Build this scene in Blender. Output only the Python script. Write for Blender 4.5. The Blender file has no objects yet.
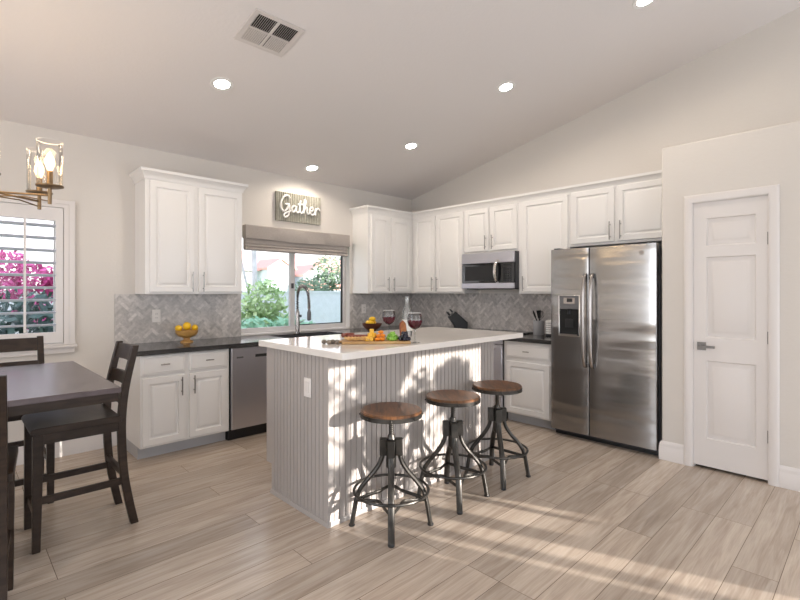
import bpy, bmesh, math, random
from mathutils import Vector, Matrix
random.seed(7)
PI = math.pi
S = bpy.context.scene
COL = S.collection
R = math.radians

# ------------------------------------------------------------------ camera
cam = bpy.data.objects.new('camera', bpy.data.cameras.new('camera'))
COL.objects.link(cam)
cam.location = (-4.8816, -4.7778, 1.3752)
cam.rotation_euler = (R(90), 0, R(45.8533 - 90))
cam.data.sensor_width = 36.0
cam.data.lens = 467.157 / 800 * 36
cam.data.shift_y = -8.24 / 800
cam.data.clip_start = 0.05
S.camera = cam

# ------------------------------------------------------------------ world, sun, daylight fill lamps
w = bpy.data.worlds.new('sky'); S.world = w; w.use_nodes = True
nt = w.node_tree; nt.nodes.clear()
wo = nt.nodes.new('ShaderNodeOutputWorld'); bg = nt.nodes.new('ShaderNodeBackground')
tc = nt.nodes.new('ShaderNodeTexCoord'); sp = nt.nodes.new('ShaderNodeSeparateXYZ')
cr = nt.nodes.new('ShaderNodeValToRGB')
cr.color_ramp.elements[0].position = 0.0; cr.color_ramp.elements[0].color = (0.95, 0.93, 0.93, 1)
cr.color_ramp.elements[1].position = 0.55; cr.color_ramp.elements[1].color = (0.70, 0.81, 1.0, 1)
nt.links.new(tc.outputs['Generated'], sp.inputs[0]); nt.links.new(sp.outputs['Z'], cr.inputs[0])
nt.links.new(cr.outputs[0], bg.inputs['Color']); bg.inputs['Strength'].default_value = 1.9
nt.links.new(bg.outputs[0], wo.inputs['Surface'])

SUN_DIR = Vector((-0.36, 1.0, -0.18)).normalized()
sun = bpy.data.lights.new('sun', 'SUN'); sun.energy = 10.0; sun.angle = R(0.3); sun.color = (1.0, 0.94, 0.86)
so = bpy.data.objects.new('sun', sun); COL.objects.link(so)
so.rotation_euler = SUN_DIR.to_track_quat('-Z', 'Y').to_euler()

def area(name, loc, rot, sx, sy, power, col=(1, 1, 1)):
    l = bpy.data.lights.new(name, 'AREA'); l.shape = 'RECTANGLE'; l.size = sx; l.size_y = sy
    l.energy = power; l.color = col
    o = bpy.data.objects.new(name, l); COL.objects.link(o); o.location = loc; o.rotation_euler = rot
    return o
# area lamps added inside the unseen openings behind the camera, imitating skylight
area('fill_patio_door', (-.95, -6.85, 1.15), (R(96), 0, 0), 1.6, 2.0, 32, (0.86, 0.92, 1.0))
area('fill_back_window', (-4.9, -6.85, 1.5), (R(96), 0, 0), 2.6, 1.8, 38, (0.86, 0.92, 1.0))
area('fill_side_window', (-7.35, -3.2, 1.5), (R(96), 0, R(-90)), 2.6, 1.8, 44, (0.86, 0.92, 1.0))

S.view_settings.view_transform = 'Standard'
S.view_settings.look = 'None'
S.view_settings.gamma = 1.0
S.view_settings.use_curve_mapping = False
S.view_settings.exposure = 0.31

# ------------------------------------------------------------------ materials
def nmat(name):
    m = bpy.data.materials.new(name); m.use_nodes = True
    return m, m.node_tree, m.node_tree.nodes['Principled BSDF']
def mat(name, col, rough=0.5, metal=0.0, spec=0.5, noise=0.0, nscale=8.0, bump=0.0, bscale=60.0, stretch=(1, 1, 1), coat=0.0, emit=None, estr=0.0):
    m, t, b = nmat(name)
    b.inputs['Base Color'].default_value = (*col, 1); b.inputs['Roughness'].default_value = rough
    b.inputs['Metallic'].default_value = metal; b.inputs['Specular IOR Level'].default_value = spec
    b.inputs['Coat Weight'].default_value = coat
    if emit: b.inputs['Emission Color'].default_value = (*emit, 1); b.inputs['Emission Strength'].default_value = estr
    if noise or bump:
        c = t.nodes.new('ShaderNodeTexCoord'); mp = t.nodes.new('ShaderNodeMapping'); mp.inputs['Scale'].default_value = stretch
        t.links.new(c.outputs['Object'], mp.inputs[0])
        if noise:
            n = t.nodes.new('ShaderNodeTexNoise'); n.inputs['Scale'].default_value = nscale; n.inputs['Detail'].default_value = 6
            t.links.new(mp.outputs[0], n.inputs['Vector'])
            r = t.nodes.new('ShaderNodeMapRange'); r.inputs[1].default_value = 0.25; r.inputs[2].default_value = 0.75
            r.inputs[3].default_value = 1 - noise; r.inputs[4].default_value = 1 + noise
            t.links.new(n.outputs['Fac'], r.inputs[0])
            mx = t.nodes.new('ShaderNodeVectorMath'); mx.operation = 'SCALE'; mx.inputs[0].default_value = col
            t.links.new(r.outputs[0], mx.inputs['Scale']); t.links.new(mx.outputs[0], b.inputs['Base Color'])
        if bump:
            n2 = t.nodes.new('ShaderNodeTexNoise'); n2.inputs['Scale'].default_value = bscale; n2.inputs['Detail'].default_value = 4
            t.links.new(mp.outputs[0], n2.inputs['Vector'])
            bp = t.nodes.new('ShaderNodeBump'); bp.inputs['Strength'].default_value = bump; bp.inputs['Distance'].default_value = 0.01
            t.links.new(n2.outputs['Fac'], bp.inputs['Height']); t.links.new(bp.outputs[0], b.inputs['Normal'])
    return m
def glass(name, tint=(1, 1, 1), refl=1.0, refl_haze=0.0):
    m = bpy.data.materials.new(name); m.use_nodes = True; t = m.node_tree; t.nodes.clear()
    o = t.nodes.new('ShaderNodeOutputMaterial'); mx = t.nodes.new('ShaderNodeMixShader')
    tr = t.nodes.new('ShaderNodeBsdfTransparent'); tr.inputs[0].default_value = (*tint, 1)
    g = t.nodes.new('ShaderNodeBsdfGlossy'); g.inputs['Roughness'].default_value = 0.02
    lw = t.nodes.new('ShaderNodeFresnel'); lw.inputs['IOR'].default_value = 1.45
    ml = t.nodes.new('ShaderNodeMath'); ml.operation = 'MULTIPLY'; ml.inputs[1].default_value = refl
    t.links.new(lw.outputs[0], ml.inputs[0]); t.links.new(ml.outputs[0], mx.inputs[0])
    if refl_haze:
        df = t.nodes.new('ShaderNodeBsdfDiffuse'); df.inputs[0].default_value = (.8, .8, .78, 1); m2 = t.nodes.new('ShaderNodeMixShader'); m2.inputs[0].default_value = refl_haze
        t.links.new(tr.outputs[0], m2.inputs[1]); t.links.new(df.outputs[0], m2.inputs[2]); tr = m2
    t.links.new(tr.outputs[0], mx.inputs[1]); t.links.new(g.outputs[0], mx.inputs[2]); t.links.new(mx.outputs[0], o.inputs[0])
    return m

def floor_mat():
    m, t, b = nmat('oak_planks'); L = t.links.new; N = t.nodes.new
    c = N('ShaderNodeTexCoord')
    br = N('ShaderNodeTexBrick'); br.offset = 0.37; br.offset_frequency = 3; br.squash = 1.0
    br.inputs['Scale'].default_value = 1.0; br.inputs['Brick Width'].default_value = 1.5; br.inputs['Row Height'].default_value = 0.185
    br.inputs['Mortar Size'].default_value = 0.0016; br.inputs['Mortar Smooth'].default_value = 0.2; br.inputs['Bias'].default_value = 0.0
    br.inputs['Color1'].default_value = (0, 0, 0, 1); br.inputs['Color2'].default_value = (1, 1, 1, 1); br.inputs['Mortar'].default_value = (0.5, 0.5, 0.5, 1)
    L(c.outputs['Object'], br.inputs['Vector'])
    # per plank offset for the grain
    off = N('ShaderNodeVectorMath'); off.operation = 'SCALE'; off.inputs['Scale'].default_value = 7.0
    L(br.outputs['Color'], off.inputs[0])
    ad = N('ShaderNodeVectorMath'); ad.operation = 'ADD'; L(c.outputs['Object'], ad.inputs[0]); L(off.outputs[0], ad.inputs[1])
    mp = N('ShaderNodeMapping'); mp.inputs['Scale'].default_value = (1.1, 13.0, 1.0); L(ad.outputs[0], mp.inputs[0])
    n1 = N('ShaderNodeTexNoise'); n1.inputs['Scale'].default_value = 1.7; n1.inputs['Detail'].default_value = 7; n1.inputs['Distortion'].default_value = 1.1
    L(mp.outputs[0], n1.inputs['Vector'])
    mp2 = N('ShaderNodeMapping'); mp2.inputs['Scale'].default_value = (3.0, 70.0, 1.0); L(ad.outputs[0], mp2.inputs[0])
    n2 = N('ShaderNodeTexNoise'); n2.inputs['Scale'].default_value = 2.2; n2.inputs['Detail'].default_value = 4; L(mp2.outputs[0], n2.inputs['Vector'])
    r1 = N('ShaderNodeValToRGB')
    r1.color_ramp.elements[0].position = 0.28; r1.color_ramp.elements[0].color = (0.385, 0.305, 0.240, 1)
    r1.color_ramp.elements[1].position = 0.72; r1.color_ramp.elements[1].color = (0.575, 0.485, 0.400, 1)
    e = r1.color_ramp.elements.new(0.5); e.color = (0.495, 0.405, 0.325, 1)
    L(n1.outputs['Fac'], r1.inputs[0])
    pv = N('ShaderNodeMapRange'); pv.inputs[3].default_value = 0.86; pv.inputs[4].default_value = 1.13; L(br.outputs['Color'], pv.inputs[0])
    gv = N('ShaderNodeMapRange'); gv.inputs[1].default_value = 0.3; gv.inputs[2].default_value = 0.7; gv.inputs[3].default_value = 0.90; gv.inputs[4].default_value = 1.07; L(n2.outputs['Fac'], gv.inputs[0])
    mm = N('ShaderNodeMath'); mm.operation = 'MULTIPLY'; L(pv.outputs[0], mm.inputs[0]); L(gv.outputs[0], mm.inputs[1])
    sc = N('ShaderNodeVectorMath'); sc.operation = 'SCALE'; L(r1.outputs[0], sc.inputs[0]); L(mm.outputs[0], sc.inputs['Scale'])
    mix = N('ShaderNodeMix'); mix.data_type = 'RGBA'; L(br.outputs['Fac'], mix.inputs['Factor']); L(sc.outputs[0], mix.inputs['A']); mix.inputs['B'].default_value = (0.16, 0.115, 0.085, 1)
    L(mix.outputs['Result'], b.inputs['Base Color'])
    b.inputs['Roughness'].default_value = 0.26; b.inputs['Specular IOR Level'].default_value = 0.55
    bp = N('ShaderNodeBump'); bp.inputs['Strength'].default_value = 0.25; bp.inputs['Distance'].default_value = 0.002
    iv = N('ShaderNodeMath'); iv.operation = 'SUBTRACT'; iv.inputs[0].default_value = 1.0; L(br.outputs['Fac'], iv.inputs[1])
    L(iv.outputs[0], bp.inputs['Height']); L(bp.outputs[0], b.inputs['Normal'])
    return m
def wood(name, c0, c1, stretch=(2, 30, 2), rough=0.4, scale=2.0, coat=0.0):
    m, t, b = nmat(name); L = t.links.new; N = t.nodes.new
    c = N('ShaderNodeTexCoord'); mp = N('ShaderNodeMapping'); mp.inputs['Scale'].default_value = stretch; L(c.outputs['Object'], mp.inputs[0])
    n = N('ShaderNodeTexNoise'); n.inputs['Scale'].default_value = scale; n.inputs['Detail'].default_value = 7; n.inputs['Distortion'].default_value = 0.8; L(mp.outputs[0], n.inputs['Vector'])
    r = N('ShaderNodeValToRGB'); r.color_ramp.elements[0].position = 0.3; r.color_ramp.elements[0].color = (*c0, 1)
    r.color_ramp.elements[1].position = 0.7; r.color_ramp.elements[1].color = (*c1, 1); L(n.outputs['Fac'], r.inputs[0]); L(r.outputs[0], b.inputs['Base Color'])
    b.inputs['Roughness'].default_value = rough; b.inputs['Coat Weight'].default_value = coat
    return m
def steel(name, col, rough, stretch, amt=0.12, wave=0.0):
    m, t, b = nmat(name); L = t.links.new; N = t.nodes.new
    b.inputs['Base Color'].default_value = (*col, 1); b.inputs['Metallic'].default_value = 1.0
    c = N('ShaderNodeTexCoord'); mp = N('ShaderNodeMapping'); mp.inputs['Scale'].default_value = stretch; L(c.outputs['Object'], mp.inputs[0])
    n = N('ShaderNodeTexNoise'); n.inputs['Scale'].default_value = 3.0; n.inputs['Detail'].default_value = 5; L(mp.outputs[0], n.inputs['Vector'])
    r = N('ShaderNodeMapRange'); r.inputs[3].default_value = rough - amt; r.inputs[4].default_value = rough + amt; L(n.outputs['Fac'], r.inputs[0]); L(r.outputs[0], b.inputs['Roughness'])
    bp = N('ShaderNodeBump'); bp.inputs['Strength'].default_value = 0.012; bp.inputs['Distance'].default_value = 0.002; L(n.outputs['Fac'], bp.inputs['Height']); L(bp.outputs[0], b.inputs['Normal'])
    if wave:
        mp2 = N('ShaderNodeMapping'); mp2.inputs['Scale'].default_value = (.5, .5, 3.2); L(c.outputs['Object'], mp2.inputs[0])
        n2 = N('ShaderNodeTexNoise'); n2.inputs['Scale'].default_value = 1.6; n2.inputs['Detail'].default_value = 1.5; L(mp2.outputs[0], n2.inputs['Vector'])
        b2 = N('ShaderNodeBump'); b2.inputs['Strength'].default_value = wave; b2.inputs['Distance'].default_value = 0.05; L(n2.outputs['Fac'], b2.inputs['Height']); L(bp.outputs[0], b2.inputs['Normal']); L(b2.outputs[0], b.inputs['Normal'])
    b.inputs['Anisotropic'].default_value = 0.5
    return m
def attr_mat(name, rough=0.3):
    m, t, b = nmat(name); L = t.links.new; N = t.nodes.new
    a = N('ShaderNodeAttribute'); a.attribute_name = 'tile'
    c = N('ShaderNodeTexCoord'); n = N('ShaderNodeTexNoise'); n.inputs['Scale'].default_value = 22; n.inputs['Detail'].default_value = 6; n.inputs['Distortion'].default_value = 1.5
    L(c.outputs['Object'], n.inputs['Vector'])
    r = N('ShaderNodeMapRange'); r.inputs[1].default_value = 0.3; r.inputs[2].default_value = 0.7; r.inputs[3].default_value = 0.78; r.inputs[4].default_value = 1.15; L(n.outputs['Fac'], r.inputs[0])
    s = N('ShaderNodeVectorMath'); s.operation = 'SCALE'; L(a.outputs['Color'], s.inputs[0]); L(r.outputs[0], s.inputs['Scale']); L(s.outputs[0], b.inputs['Base Color'])
    b.inputs['Roughness'].default_value = rough
    return m
def leafy(name, c0, c1, rough=0.6):
    return wood(name, c0, c1, (1, 1, 1), rough, 3.0)

M = {}
M['wall'] = mat('wall_paint', (0.69, 0.648, 0.598), 0.75, bump=0.12, bscale=45)
M['ceil'] = mat('ceiling_paint', (0.77, 0.73, 0.71), 0.85, bump=0.12, bscale=40)
M['trim'] = mat('trim_paint', (0.74, 0.70, 0.67), 0.4)
M['cab'] = mat('cabinet_paint', (0.80, 0.78, 0.755), 0.33)
M['floor'] = floor_mat()
M['toe'] = mat('toe_kick_grey', (0.46, 0.46, 0.47), 0.5)
M['granite'] = mat('dark_granite', (0.035, 0.034, 0.034), 0.16, noise=0.5, nscale=120, spec=0.6)
M['quartz'] = mat('white_quartz', (0.80, 0.755, 0.70), 0.10, noise=0.02, nscale=6)
M['island'] = mat('island_paint', (0.405, 0.37, 0.345), 0.45)
M['steel'] = steel('brushed_steel', (0.37, 0.36, 0.35), 0.21, (.6, .6, 40), .05, 0.35)
M['steelv'] = steel('dishwasher_steel', (0.60, 0.60, 0.65), 0.34, (60, 1, 1))
M['chrome'] = mat('satin_nickel', (0.34, 0.325, 0.31), 0.36, 1.0)
M['nickel'] = mat('dark_nickel', (0.17, 0.16, 0.15), 0.4, 1.0)
M['hbar'] = mat('fridge_handle_steel', (0.42, 0.39, 0.37), 0.26, 1.0)
M['bright'] = mat('polished_steel', (0.82, 0.80, 0.78), 0.14, 1.0)
M['black'] = mat('black_plastic', (0.012, 0.012, 0.013), 0.4)
M['charcoal'] = mat('charcoal_plastic', (0.05, 0.05, 0.055), 0.45)
M['bglass'] = mat('black_glass', (0.012, 0.012, 0.014), 0.06, spec=0.7)
M['grey'] = mat('grey_panel', (0.13, 0.13, 0.135), 0.4)
M['espresso'] = wood('espresso_wood', (0.018, 0.010, 0.0062), (0.040, 0.024, 0.015), (3, 3, 12), 0.42, 3)
M['espresso'].node_tree.nodes['Principled BSDF'].inputs['Specular IOR Level'].default_value = 0.32
M['tabletop'] = wood('table_wood_sheen', (0.070, 0.052, 0.052), (0.140, 0.112, 0.118), (2, 14, 2), 0.27, 2)  # brighter mauve tone puts the reflected window sheen into the wood
M['seatwood'] = wood('stool_seat_wood', (0.050, 0.022, 0.010), (0.20, 0.085, 0.032), (3, 26, 3), 0.38, 1.6)
M['iron'] = mat('aged_iron', (0.060, 0.056, 0.050), 0.40, 0.8, noise=0.35, nscale=14)
M['brass'] = mat('aged_brass', (0.27, 0.185, 0.105), 0.38, 1.0)
M['glass'] = glass('clear_glass', (.985, .98, .97), 0.7)
M['pane'] = glass('window_pane', (0.985, 0.98, 0.985), 0.25)
M['wineglass'] = glass('wine_glass', (0.96, 0.97, 0.97), 0.9)
M['wine'] = mat('red_wine', (0.10, 0.004, 0.016), 0.1)
M['bulb'] = mat('glowing_filament_bulb', (1, 0.9, 0.75), 0.3, emit=(1.0, 0.70, 0.38), estr=3.5)
M['lens'] = mat('glowing_lamp_lens', (1, 1, 1), 0.3, emit=(1.0, 0.95, 0.88), estr=22)
M['tile'] = attr_mat('marble_tile', 0.28)
M['grout'] = mat('grout', (0.50, 0.475, 0.45), 0.8)
M['plate'] = mat('outlet_plastic', (0.78, 0.74, 0.70), 0.4)
M['dark'] = mat('dark_void', (0.01, 0.01, 0.01), 0.9)
M['vent'] = mat('vent_paint', (0.66, 0.615, 0.585), 0.5)
M['linen'] = mat('linen_shade', (0.375, 0.335, 0.305), 0.9, noise=0.14, nscale=60, stretch=(1, 6, 6), bump=0.2, bscale=200)
M['alu'] = mat('window_aluminium', (0.62, 0.60, 0.59), 0.4)
M['shutter'] = mat('shutter_paint', (0.74, 0.71, 0.69), 0.4)
M['louver'] = mat('louver_paint', (0.66, 0.665, 0.74), 0.4)
M['signmetal'] = mat('galvanised_sign', (0.34, 0.325, 0.27), 0.45, 0.35, noise=0.18, nscale=30)
M['white'] = mat('white_enamel', (0.80, 0.785, 0.76), 0.35)
M['crock'] = mat('grey_ceramic', (0.42, 0.42, 0.43), 0.35)
M['bowlwood'] = wood('bowl_wood', (0.40, 0.20, 0.05), (0.62, 0.36, 0.11), (3, 3, 12), 0.4, 4)
M['bowldark'] = wood('dark_bowl_wood', (0.075, 0.02, 0.01), (0.17, 0.055, 0.025), (3, 3, 14), 0.35, 4)
M['lemon'] = mat('lemon_peel', (0.86, 0.52, 0.015), 0.4, noise=0.06, bump=0.2, bscale=150)
M['orange'] = mat('orange_peel', (0.88, 0.36, 0.01), 0.4, bump=0.2, bscale=150)
M['board'] = wood('board_wood', (0.40, 0.22, 0.08), (0.60, 0.38, 0.16), (2, 20, 2), 0.45, 3)
M['salami'] = mat('cured_sausage', (0.22, 0.05, 0.028), 0.45, noise=0.45, nscale=90)
M['cracker'] = mat('cracker', (0.72, 0.44, 0.17), 0.7, noise=0.25, nscale=50)
M['cheese'] = mat('yellow_cheese', (0.86, 0.50, 0.045), 0.45, noise=0.05)
M['apricot'] = mat('dried_apricot', (0.84, 0.27, 0.02), 0.45, noise=0.2, nscale=40)
M['ggrape'] = mat('green_grape', (0.27, 0.55, 0.07), 0.25)
M['bgrape'] = mat('black_grape', (0.022, 0.020, 0.035), 0.25)
M['toast'] = mat('toasted_bread', (0.42, 0.16, 0.06), 0.8, noise=0.4, nscale=40, bump=0.5, bscale=70)
M['crust'] = mat('bread_crust', (0.26, 0.06, 0.04), 0.7)
M['garlic'] = mat('garlic_skin', (0.74, 0.60, 0.56), 0.5)
M['walnut'] = mat('walnut_shell', (0.25, 0.205, 0.16), 0.7, noise=0.4, nscale=60, bump=0.8, bscale=90)
M['teal'] = mat('teal_glaze', (0.06, 0.15, 0.15), 0.25)
M['stem'] = mat('plant_stem', (0.14, 0.12, 0.05), 0.7)
M['label'] = mat('bottle_label', (0.72, 0.70, 0.66), 0.6)
M['bottle'] = glass('bottle_glass', (0.95, 0.96, 0.95), 1.0, 0.22)  # clear glass with white mixed in for its pale reflections
# outdoors
M['block'] = mat('garden_block_wall', (0.78, 0.77, 0.83), 0.9, noise=0.06, nscale=6)
M['stucco'] = mat('house_stucco', (0.66, 0.72, 0.80), 0.9)
M['roof'] = mat('clay_roof', (0.78, 0.42, 0.36), 0.85, noise=0.12, nscale=5)
M['lawn'] = leafy('lawn_green', (0.16, 0.30, 0.10), (0.30, 0.45, 0.18))
M['leaf'] = leafy('shrub_leaf', (0.30, 0.50, 0.20), (0.66, 0.74, 0.42))
M['leafaqua'] = leafy('grass_leaf', (0.22, 0.46, 0.28), (0.42, 0.66, 0.46))
M['leafdark'] = leafy('dark_leaf', (0.10, 0.18, 0.10), (0.28, 0.38, 0.24))
M['leafdeep'] = leafy('hedge_leaf', (0.02, 0.05, 0.045), (0.08, 0.14, 0.12))
M['magenta'] = leafy('magenta_bract', (0.42, 0.03, 0.16), (0.85, 0.16, 0.45))
M['bark'] = mat('pale_bark', (0.80, 0.75, 0.77), 0.8, noise=0.2, nscale=8)

# ------------------------------------------------------------------ mesh helpers
class MB:
    def __init__(s): s.bm = bmesh.new()
    def box(s, x0, x1, y0, y1, z0, z1):
        x0, x1 = min(x0, x1), max(x0, x1); y0, y1 = min(y0, y1), max(y0, y1); z0, z1 = min(z0, z1), max(z0, z1)
        v = [s.bm.verts.new((x, y, z)) for z in (z0, z1) for (x, y) in ((x0, y0), (x1, y0), (x1, y1), (x0, y1))]
        for f in ((0, 3, 2, 1), (4, 5, 6, 7), (0, 1, 5, 4), (1, 2, 6, 5), (2, 3, 7, 6), (3, 0, 4, 7)):
            s.bm.faces.new([v[i] for i in f])
        return s
    def frame(s, x0, x1, z0, z1, y0, y1, wl, wr=None, wb=None, wt=None, axis='y'):
        """rectangular frame as one ring: opening inset by wl, wr, wb, wt"""
        wr = wl if wr is None else wr; wb = wl if wb is None else wb; wt = wl if wt is None else wt
        o = [(x0, z0), (x1, z0), (x1, z1), (x0, z1)]; i = [(x0 + wl, z0 + wb), (x1 - wr, z0 + wb), (x1 - wr, z1 - wt), (x0 + wl, z1 - wt)]
        P = {'y': lambda p, t: (p[0], t, p[1]), 'x': lambda p, t: (t, p[0], p[1]), 'z': lambda p, t: (p[0], p[1], t)}[axis]
        V = [[s.bm.verts.new(P(p, t)) for p in q] for q, t in ((o, y0), (i, y0), (i, y1), (o, y1))]
        for k in range(4):
            a, b = V[k], V[(k + 1) % 4]
            for j in range(4):
                n = (j + 1) % 4; s.bm.faces.new((a[j], a[n], b[n], b[j]))
        return s
    def loft(s, rings, cap0=True, cap1=True, closed=True):
        V = [[s.bm.verts.new(p) for p in r] for r in rings]
        n = len(V[0])
        for a, b in zip(V[:-1], V[1:]):
            for i in range(n if closed else n - 1):
                j = (i + 1) % n
                s.bm.faces.new((a[i], a[j], b[j], b[i]))
        if cap0: s.bm.faces.new(V[0][::-1])
        if cap1: s.bm.faces.new(V[-1])
        return s
    def prism(s, poly, axis, a, b):
        def P(u, v, t): return {'x': (t, u, v), 'y': (u, t, v), 'z': (u, v, t)}[axis]
        return s.loft([[P(u, v, a) for u, v in poly], [P(u, v, b) for u, v in poly]])
    def lathe(s, prof, n=24, c=(0, 0, 0), cap0=True, cap1=True):
        rings = [[(c[0] + r * math.cos(2 * PI * i / n), c[1] + r * math.sin(2 * PI * i / n), c[2] + z) for i in range(n)] for r, z in prof]
        return s.loft(rings, cap0, cap1)
    def tube(s, pts, r, n=8, closed=False, flat=None):
        pts = [Vector(p) for p in pts]; m = len(pts); rings = []
        rr = r if isinstance(r, (list, tuple)) else [r] * m
        prev = None
        for i, p in enumerate(pts):
            a = pts[(i - 1) % m] if (closed or i > 0) else p
            b = pts[(i + 1) % m] if (closed or i < m - 1) else p
            t = (b - a).normalized()
            if prev is None:
                u = t.cross(Vector((0, 0, 1)))
                if u.length < 1e-3: u = t.cross(Vector((0, 1, 0)))
            else:
                u = prev - t * prev.dot(t)
            u.normalize(); v = t.cross(u); prev = u
            fu, fv = flat if flat else (1, 1)
            rings.append([p + (u * fu * math.cos(2 * PI * k / n) + v * fv * math.sin(2 * PI * k / n)) * rr[i] for k in range(n)])
        if closed: rings.append(rings[0]); return s._loopfix(rings)
        return s.loft(rings)
    def _loopfix(s, rings):
        V = [[s.bm.verts.new(p) for p in r] for r in rings[:-1]]; n = len(V[0]); m = len(V)
        for i in range(m):
            a, b = V[i], V[(i + 1) % m]
            for k in range(n):
                j = (k + 1) % n; s.bm.faces.new((a[k], a[j], b[j], b[k]))
        return s
    def ball(s, c, r, n=12, sc=(1, 1, 1)):
        rings = []
        for i in range(1, n // 2 + 2):
            th = PI * (i - 0.5) / (n // 2 + 1)
            rings.append([(c[0] + sc[0] * r * math.sin(th) * math.cos(2 * PI * k / n), c[1] + sc[1] * r * math.sin(th) * math.sin(2 * PI * k / n), c[2] - sc[2] * r * math.cos(th)) for k in range(n)])
        return s.loft(rings)
    def panel(s, x0, x1, z0, z1, y, th=0.02, ins=0.052, raised=True):
        """raised panel door leaf facing -y, front plane at y"""
        def ring(i, d): return [(x0 + i, y + d, z0 + i), (x1 - i, y + d, z0 + i), (x1 - i, y + d, z1 - i), (x0 + i, y + d, z1 - i)]
        if raised:
            rs = [ring(0, th), ring(0, 0.005), ring(0.004, 0), ring(ins, 0), ring(ins + 0.005, 0.012), ring(ins + 0.016, 0.014), ring(ins + 0.034, 0.002), ring(ins + 0.036, 0.0015)]
        else:
            rs = [ring(0, th), ring(0, 0.006), ring(0.004, 0.004), ring(0.014, 0.004), ring(0.018, 0)]
        return s.loft(rs)
    def sweep(s, path, prof, closed=False):
        """profile (out, z) swept along a plan path, out to the right of travel, mitred"""
        P = [Vector(p) for p in path]; rings = []
        for i, p in enumerate(P):
            d0 = (p - P[i - 1]).normalized() if i > 0 else None
            d1 = (P[i + 1] - p).normalized() if i < len(P) - 1 else None
            n0 = Vector((d0.y, -d0.x)) if d0 else None; n1 = Vector((d1.y, -d1.x)) if d1 else None
            if n0 is None: m = n1
            elif n1 is None: m = n0
            else:
                m = (n0 + n1); m = m / (m.dot(n0))
            rings.append([(p.x + m.x * o, p.y + m.y * o, z) for o, z in prof])
        return s.loft(rings)

def obj(name, mb, m, parent=None, bevel=0.0, label=None, sub=0, seg=2):
    me = bpy.data.meshes.new(name); bm = mb.bm
    bmesh.ops.recalc_face_normals(bm, faces=bm.faces)
    for f in bm.faces: f.smooth = True
    for e in bm.edges:
        if len(e.link_faces) == 2 and e.calc_face_angle(0) > 0.62: e.smooth = False
    bm.to_mesh(me); bm.free()
    me.materials.append(m)
    o = bpy.data.objects.new(name, me); COL.objects.link(o)
    if parent: o.parent = parent
    if bevel:
        b = o.modifiers.new('bevel', 'BEVEL'); b.width = bevel; b.segments = seg; b.limit_method = 'ANGLE'; b.angle_limit = 0.6
    if sub:
        d = o.modifiers.new('sub', 'SUBSURF'); d.levels = sub; d.render_levels = sub
    if label: o['label'] = label
    return o
def thing(name, label, cat, loc=(0, 0, 0), rotz=0.0, group=None):
    o = bpy.data.objects.new(name, None); COL.objects.link(o); o.empty_display_size = 0.1
    o.location = loc; o.rotation_euler = (0, 0, rotz)
    return tag(o, label, cat, group)
def tag(o, label, cat, group=None, kind=None):
    o['label'] = label; o['category'] = cat
    if group: o['group'] = group
    if kind: o['kind'] = kind
    return o
def struct(o): o['kind'] = 'structure'; return o
def place(o, loc, rotz=0.0):
    o.location = loc; o.rotation_euler = (0, 0, rotz); return o
def copy_tree(o, parent=None):
    c = o.copy(); COL.objects.link(c)
    if parent: c.parent = parent
    for ch in list(o.children): copy_tree(ch, c)
    return c
def smooth_path(ctrl, n=6):
    """Catmull-Rom through control points"""
    P = [Vector(p) for p in ctrl]; out = []
    for i in range(len(P) - 1):
        p0 = P[max(i - 1, 0)]; p1 = P[i]; p2 = P[i + 1]; p3 = P[min(i + 2, len(P) - 1)]
        for k in range(n):
            t = k / n
            out.append(0.5 * ((2 * p1) + (p2 - p0) * t + (2 * p0 - 5 * p1 + 4 * p2 - p3) * t * t + (3 * p1 - p0 - 3 * p2 + p3) * t ** 3))
    out.append(P[-1]); return out
RW = -PI / 2      # things against the right wall face -x

# ------------------------------------------------------------------ the room shell
XL, YB = -7.5, -7.0            # side wall, back wall
CZ, SL = 2.7165, 0.2146        # ceiling height at the left wall and its slope
RIDGE = -5.2
def ceil_z(y): return CZ - SL * y if y > RIDGE else CZ - SL * RIDGE + SL * (y - RIDGE)

struct(obj('floor', MB().box(XL - .2, 0.2, YB - .2, 0.2, -0.1, 0), M['floor']))
cb = MB()
for ya, yb in ((0.2, RIDGE), (RIDGE, YB - .2)):
    za, zb = ceil_z(ya), ceil_z(yb)
    cb.prism([(ya, za), (yb, zb), (yb, zb + .15), (ya, za + .15)], 'x', XL - .2, 0.2)
struct(obj('ceiling', cb, M['ceil']))
# left wall, with two window openings
K0, K1, KZ0, KZ1 = -2.6208, -1.1519, 0.905, 2.03      # kitchen window
D0, D1, DZ0, DZ1 = -5.73, -4.179, 0.947, 2.075        # dining window
wl = MB(); T = 0.16; H = CZ + .02
wl.box(XL - .2, D0, 0, T, 0, H); wl.box(D0, D1, 0, T, 0, DZ0); wl.box(D0, D1, 0, T, DZ1, H)
wl.box(D1, K0, 0, T, 0, H); wl.box(K0, K1, 0, T, 0, KZ0); wl.box(K0, K1, 0, T, KZ1, H); wl.box(K1, 0.2, 0, T, 0, H)
struct(obj('wall_left', wl, M['wall']))
wr = MB(); wr.prism([(0.16, 0), (YB - .2, 0), (YB - .2, ceil_z(YB)), (RIDGE, ceil_z(RIDGE) + .02), (0.16, ceil_z(0.16) + .02)], 'x', 0, 0.16)
struct(obj('wall_right', wr, M['wall']))
# pantry block
PX, PY, PH = -0.6592, -3.5175, 2.557
DY0, DY1, DH = -3.744, -4.215, 2.072                  # door opening
pw = MB(); PE = -5.0
pw.prism([(PY, 0), (DY0, 0), (DY0, DH), (DY1, DH), (DY1, 0), (PE, 0), (PE, PH), (PY, PH)], 'x', PX, PX + .1)
pw.box(PX + .1, 0, PY - .1, PY, 0, PH); pw.box(PX + .1, 0, PE, PE + .1, 0, PH); pw.box(PX + .1, 0, PE + .1, PY - .1, PH - .1, PH)
struct(obj('wall_pantry', pw, M['wall'], bevel=0.012))
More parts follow.
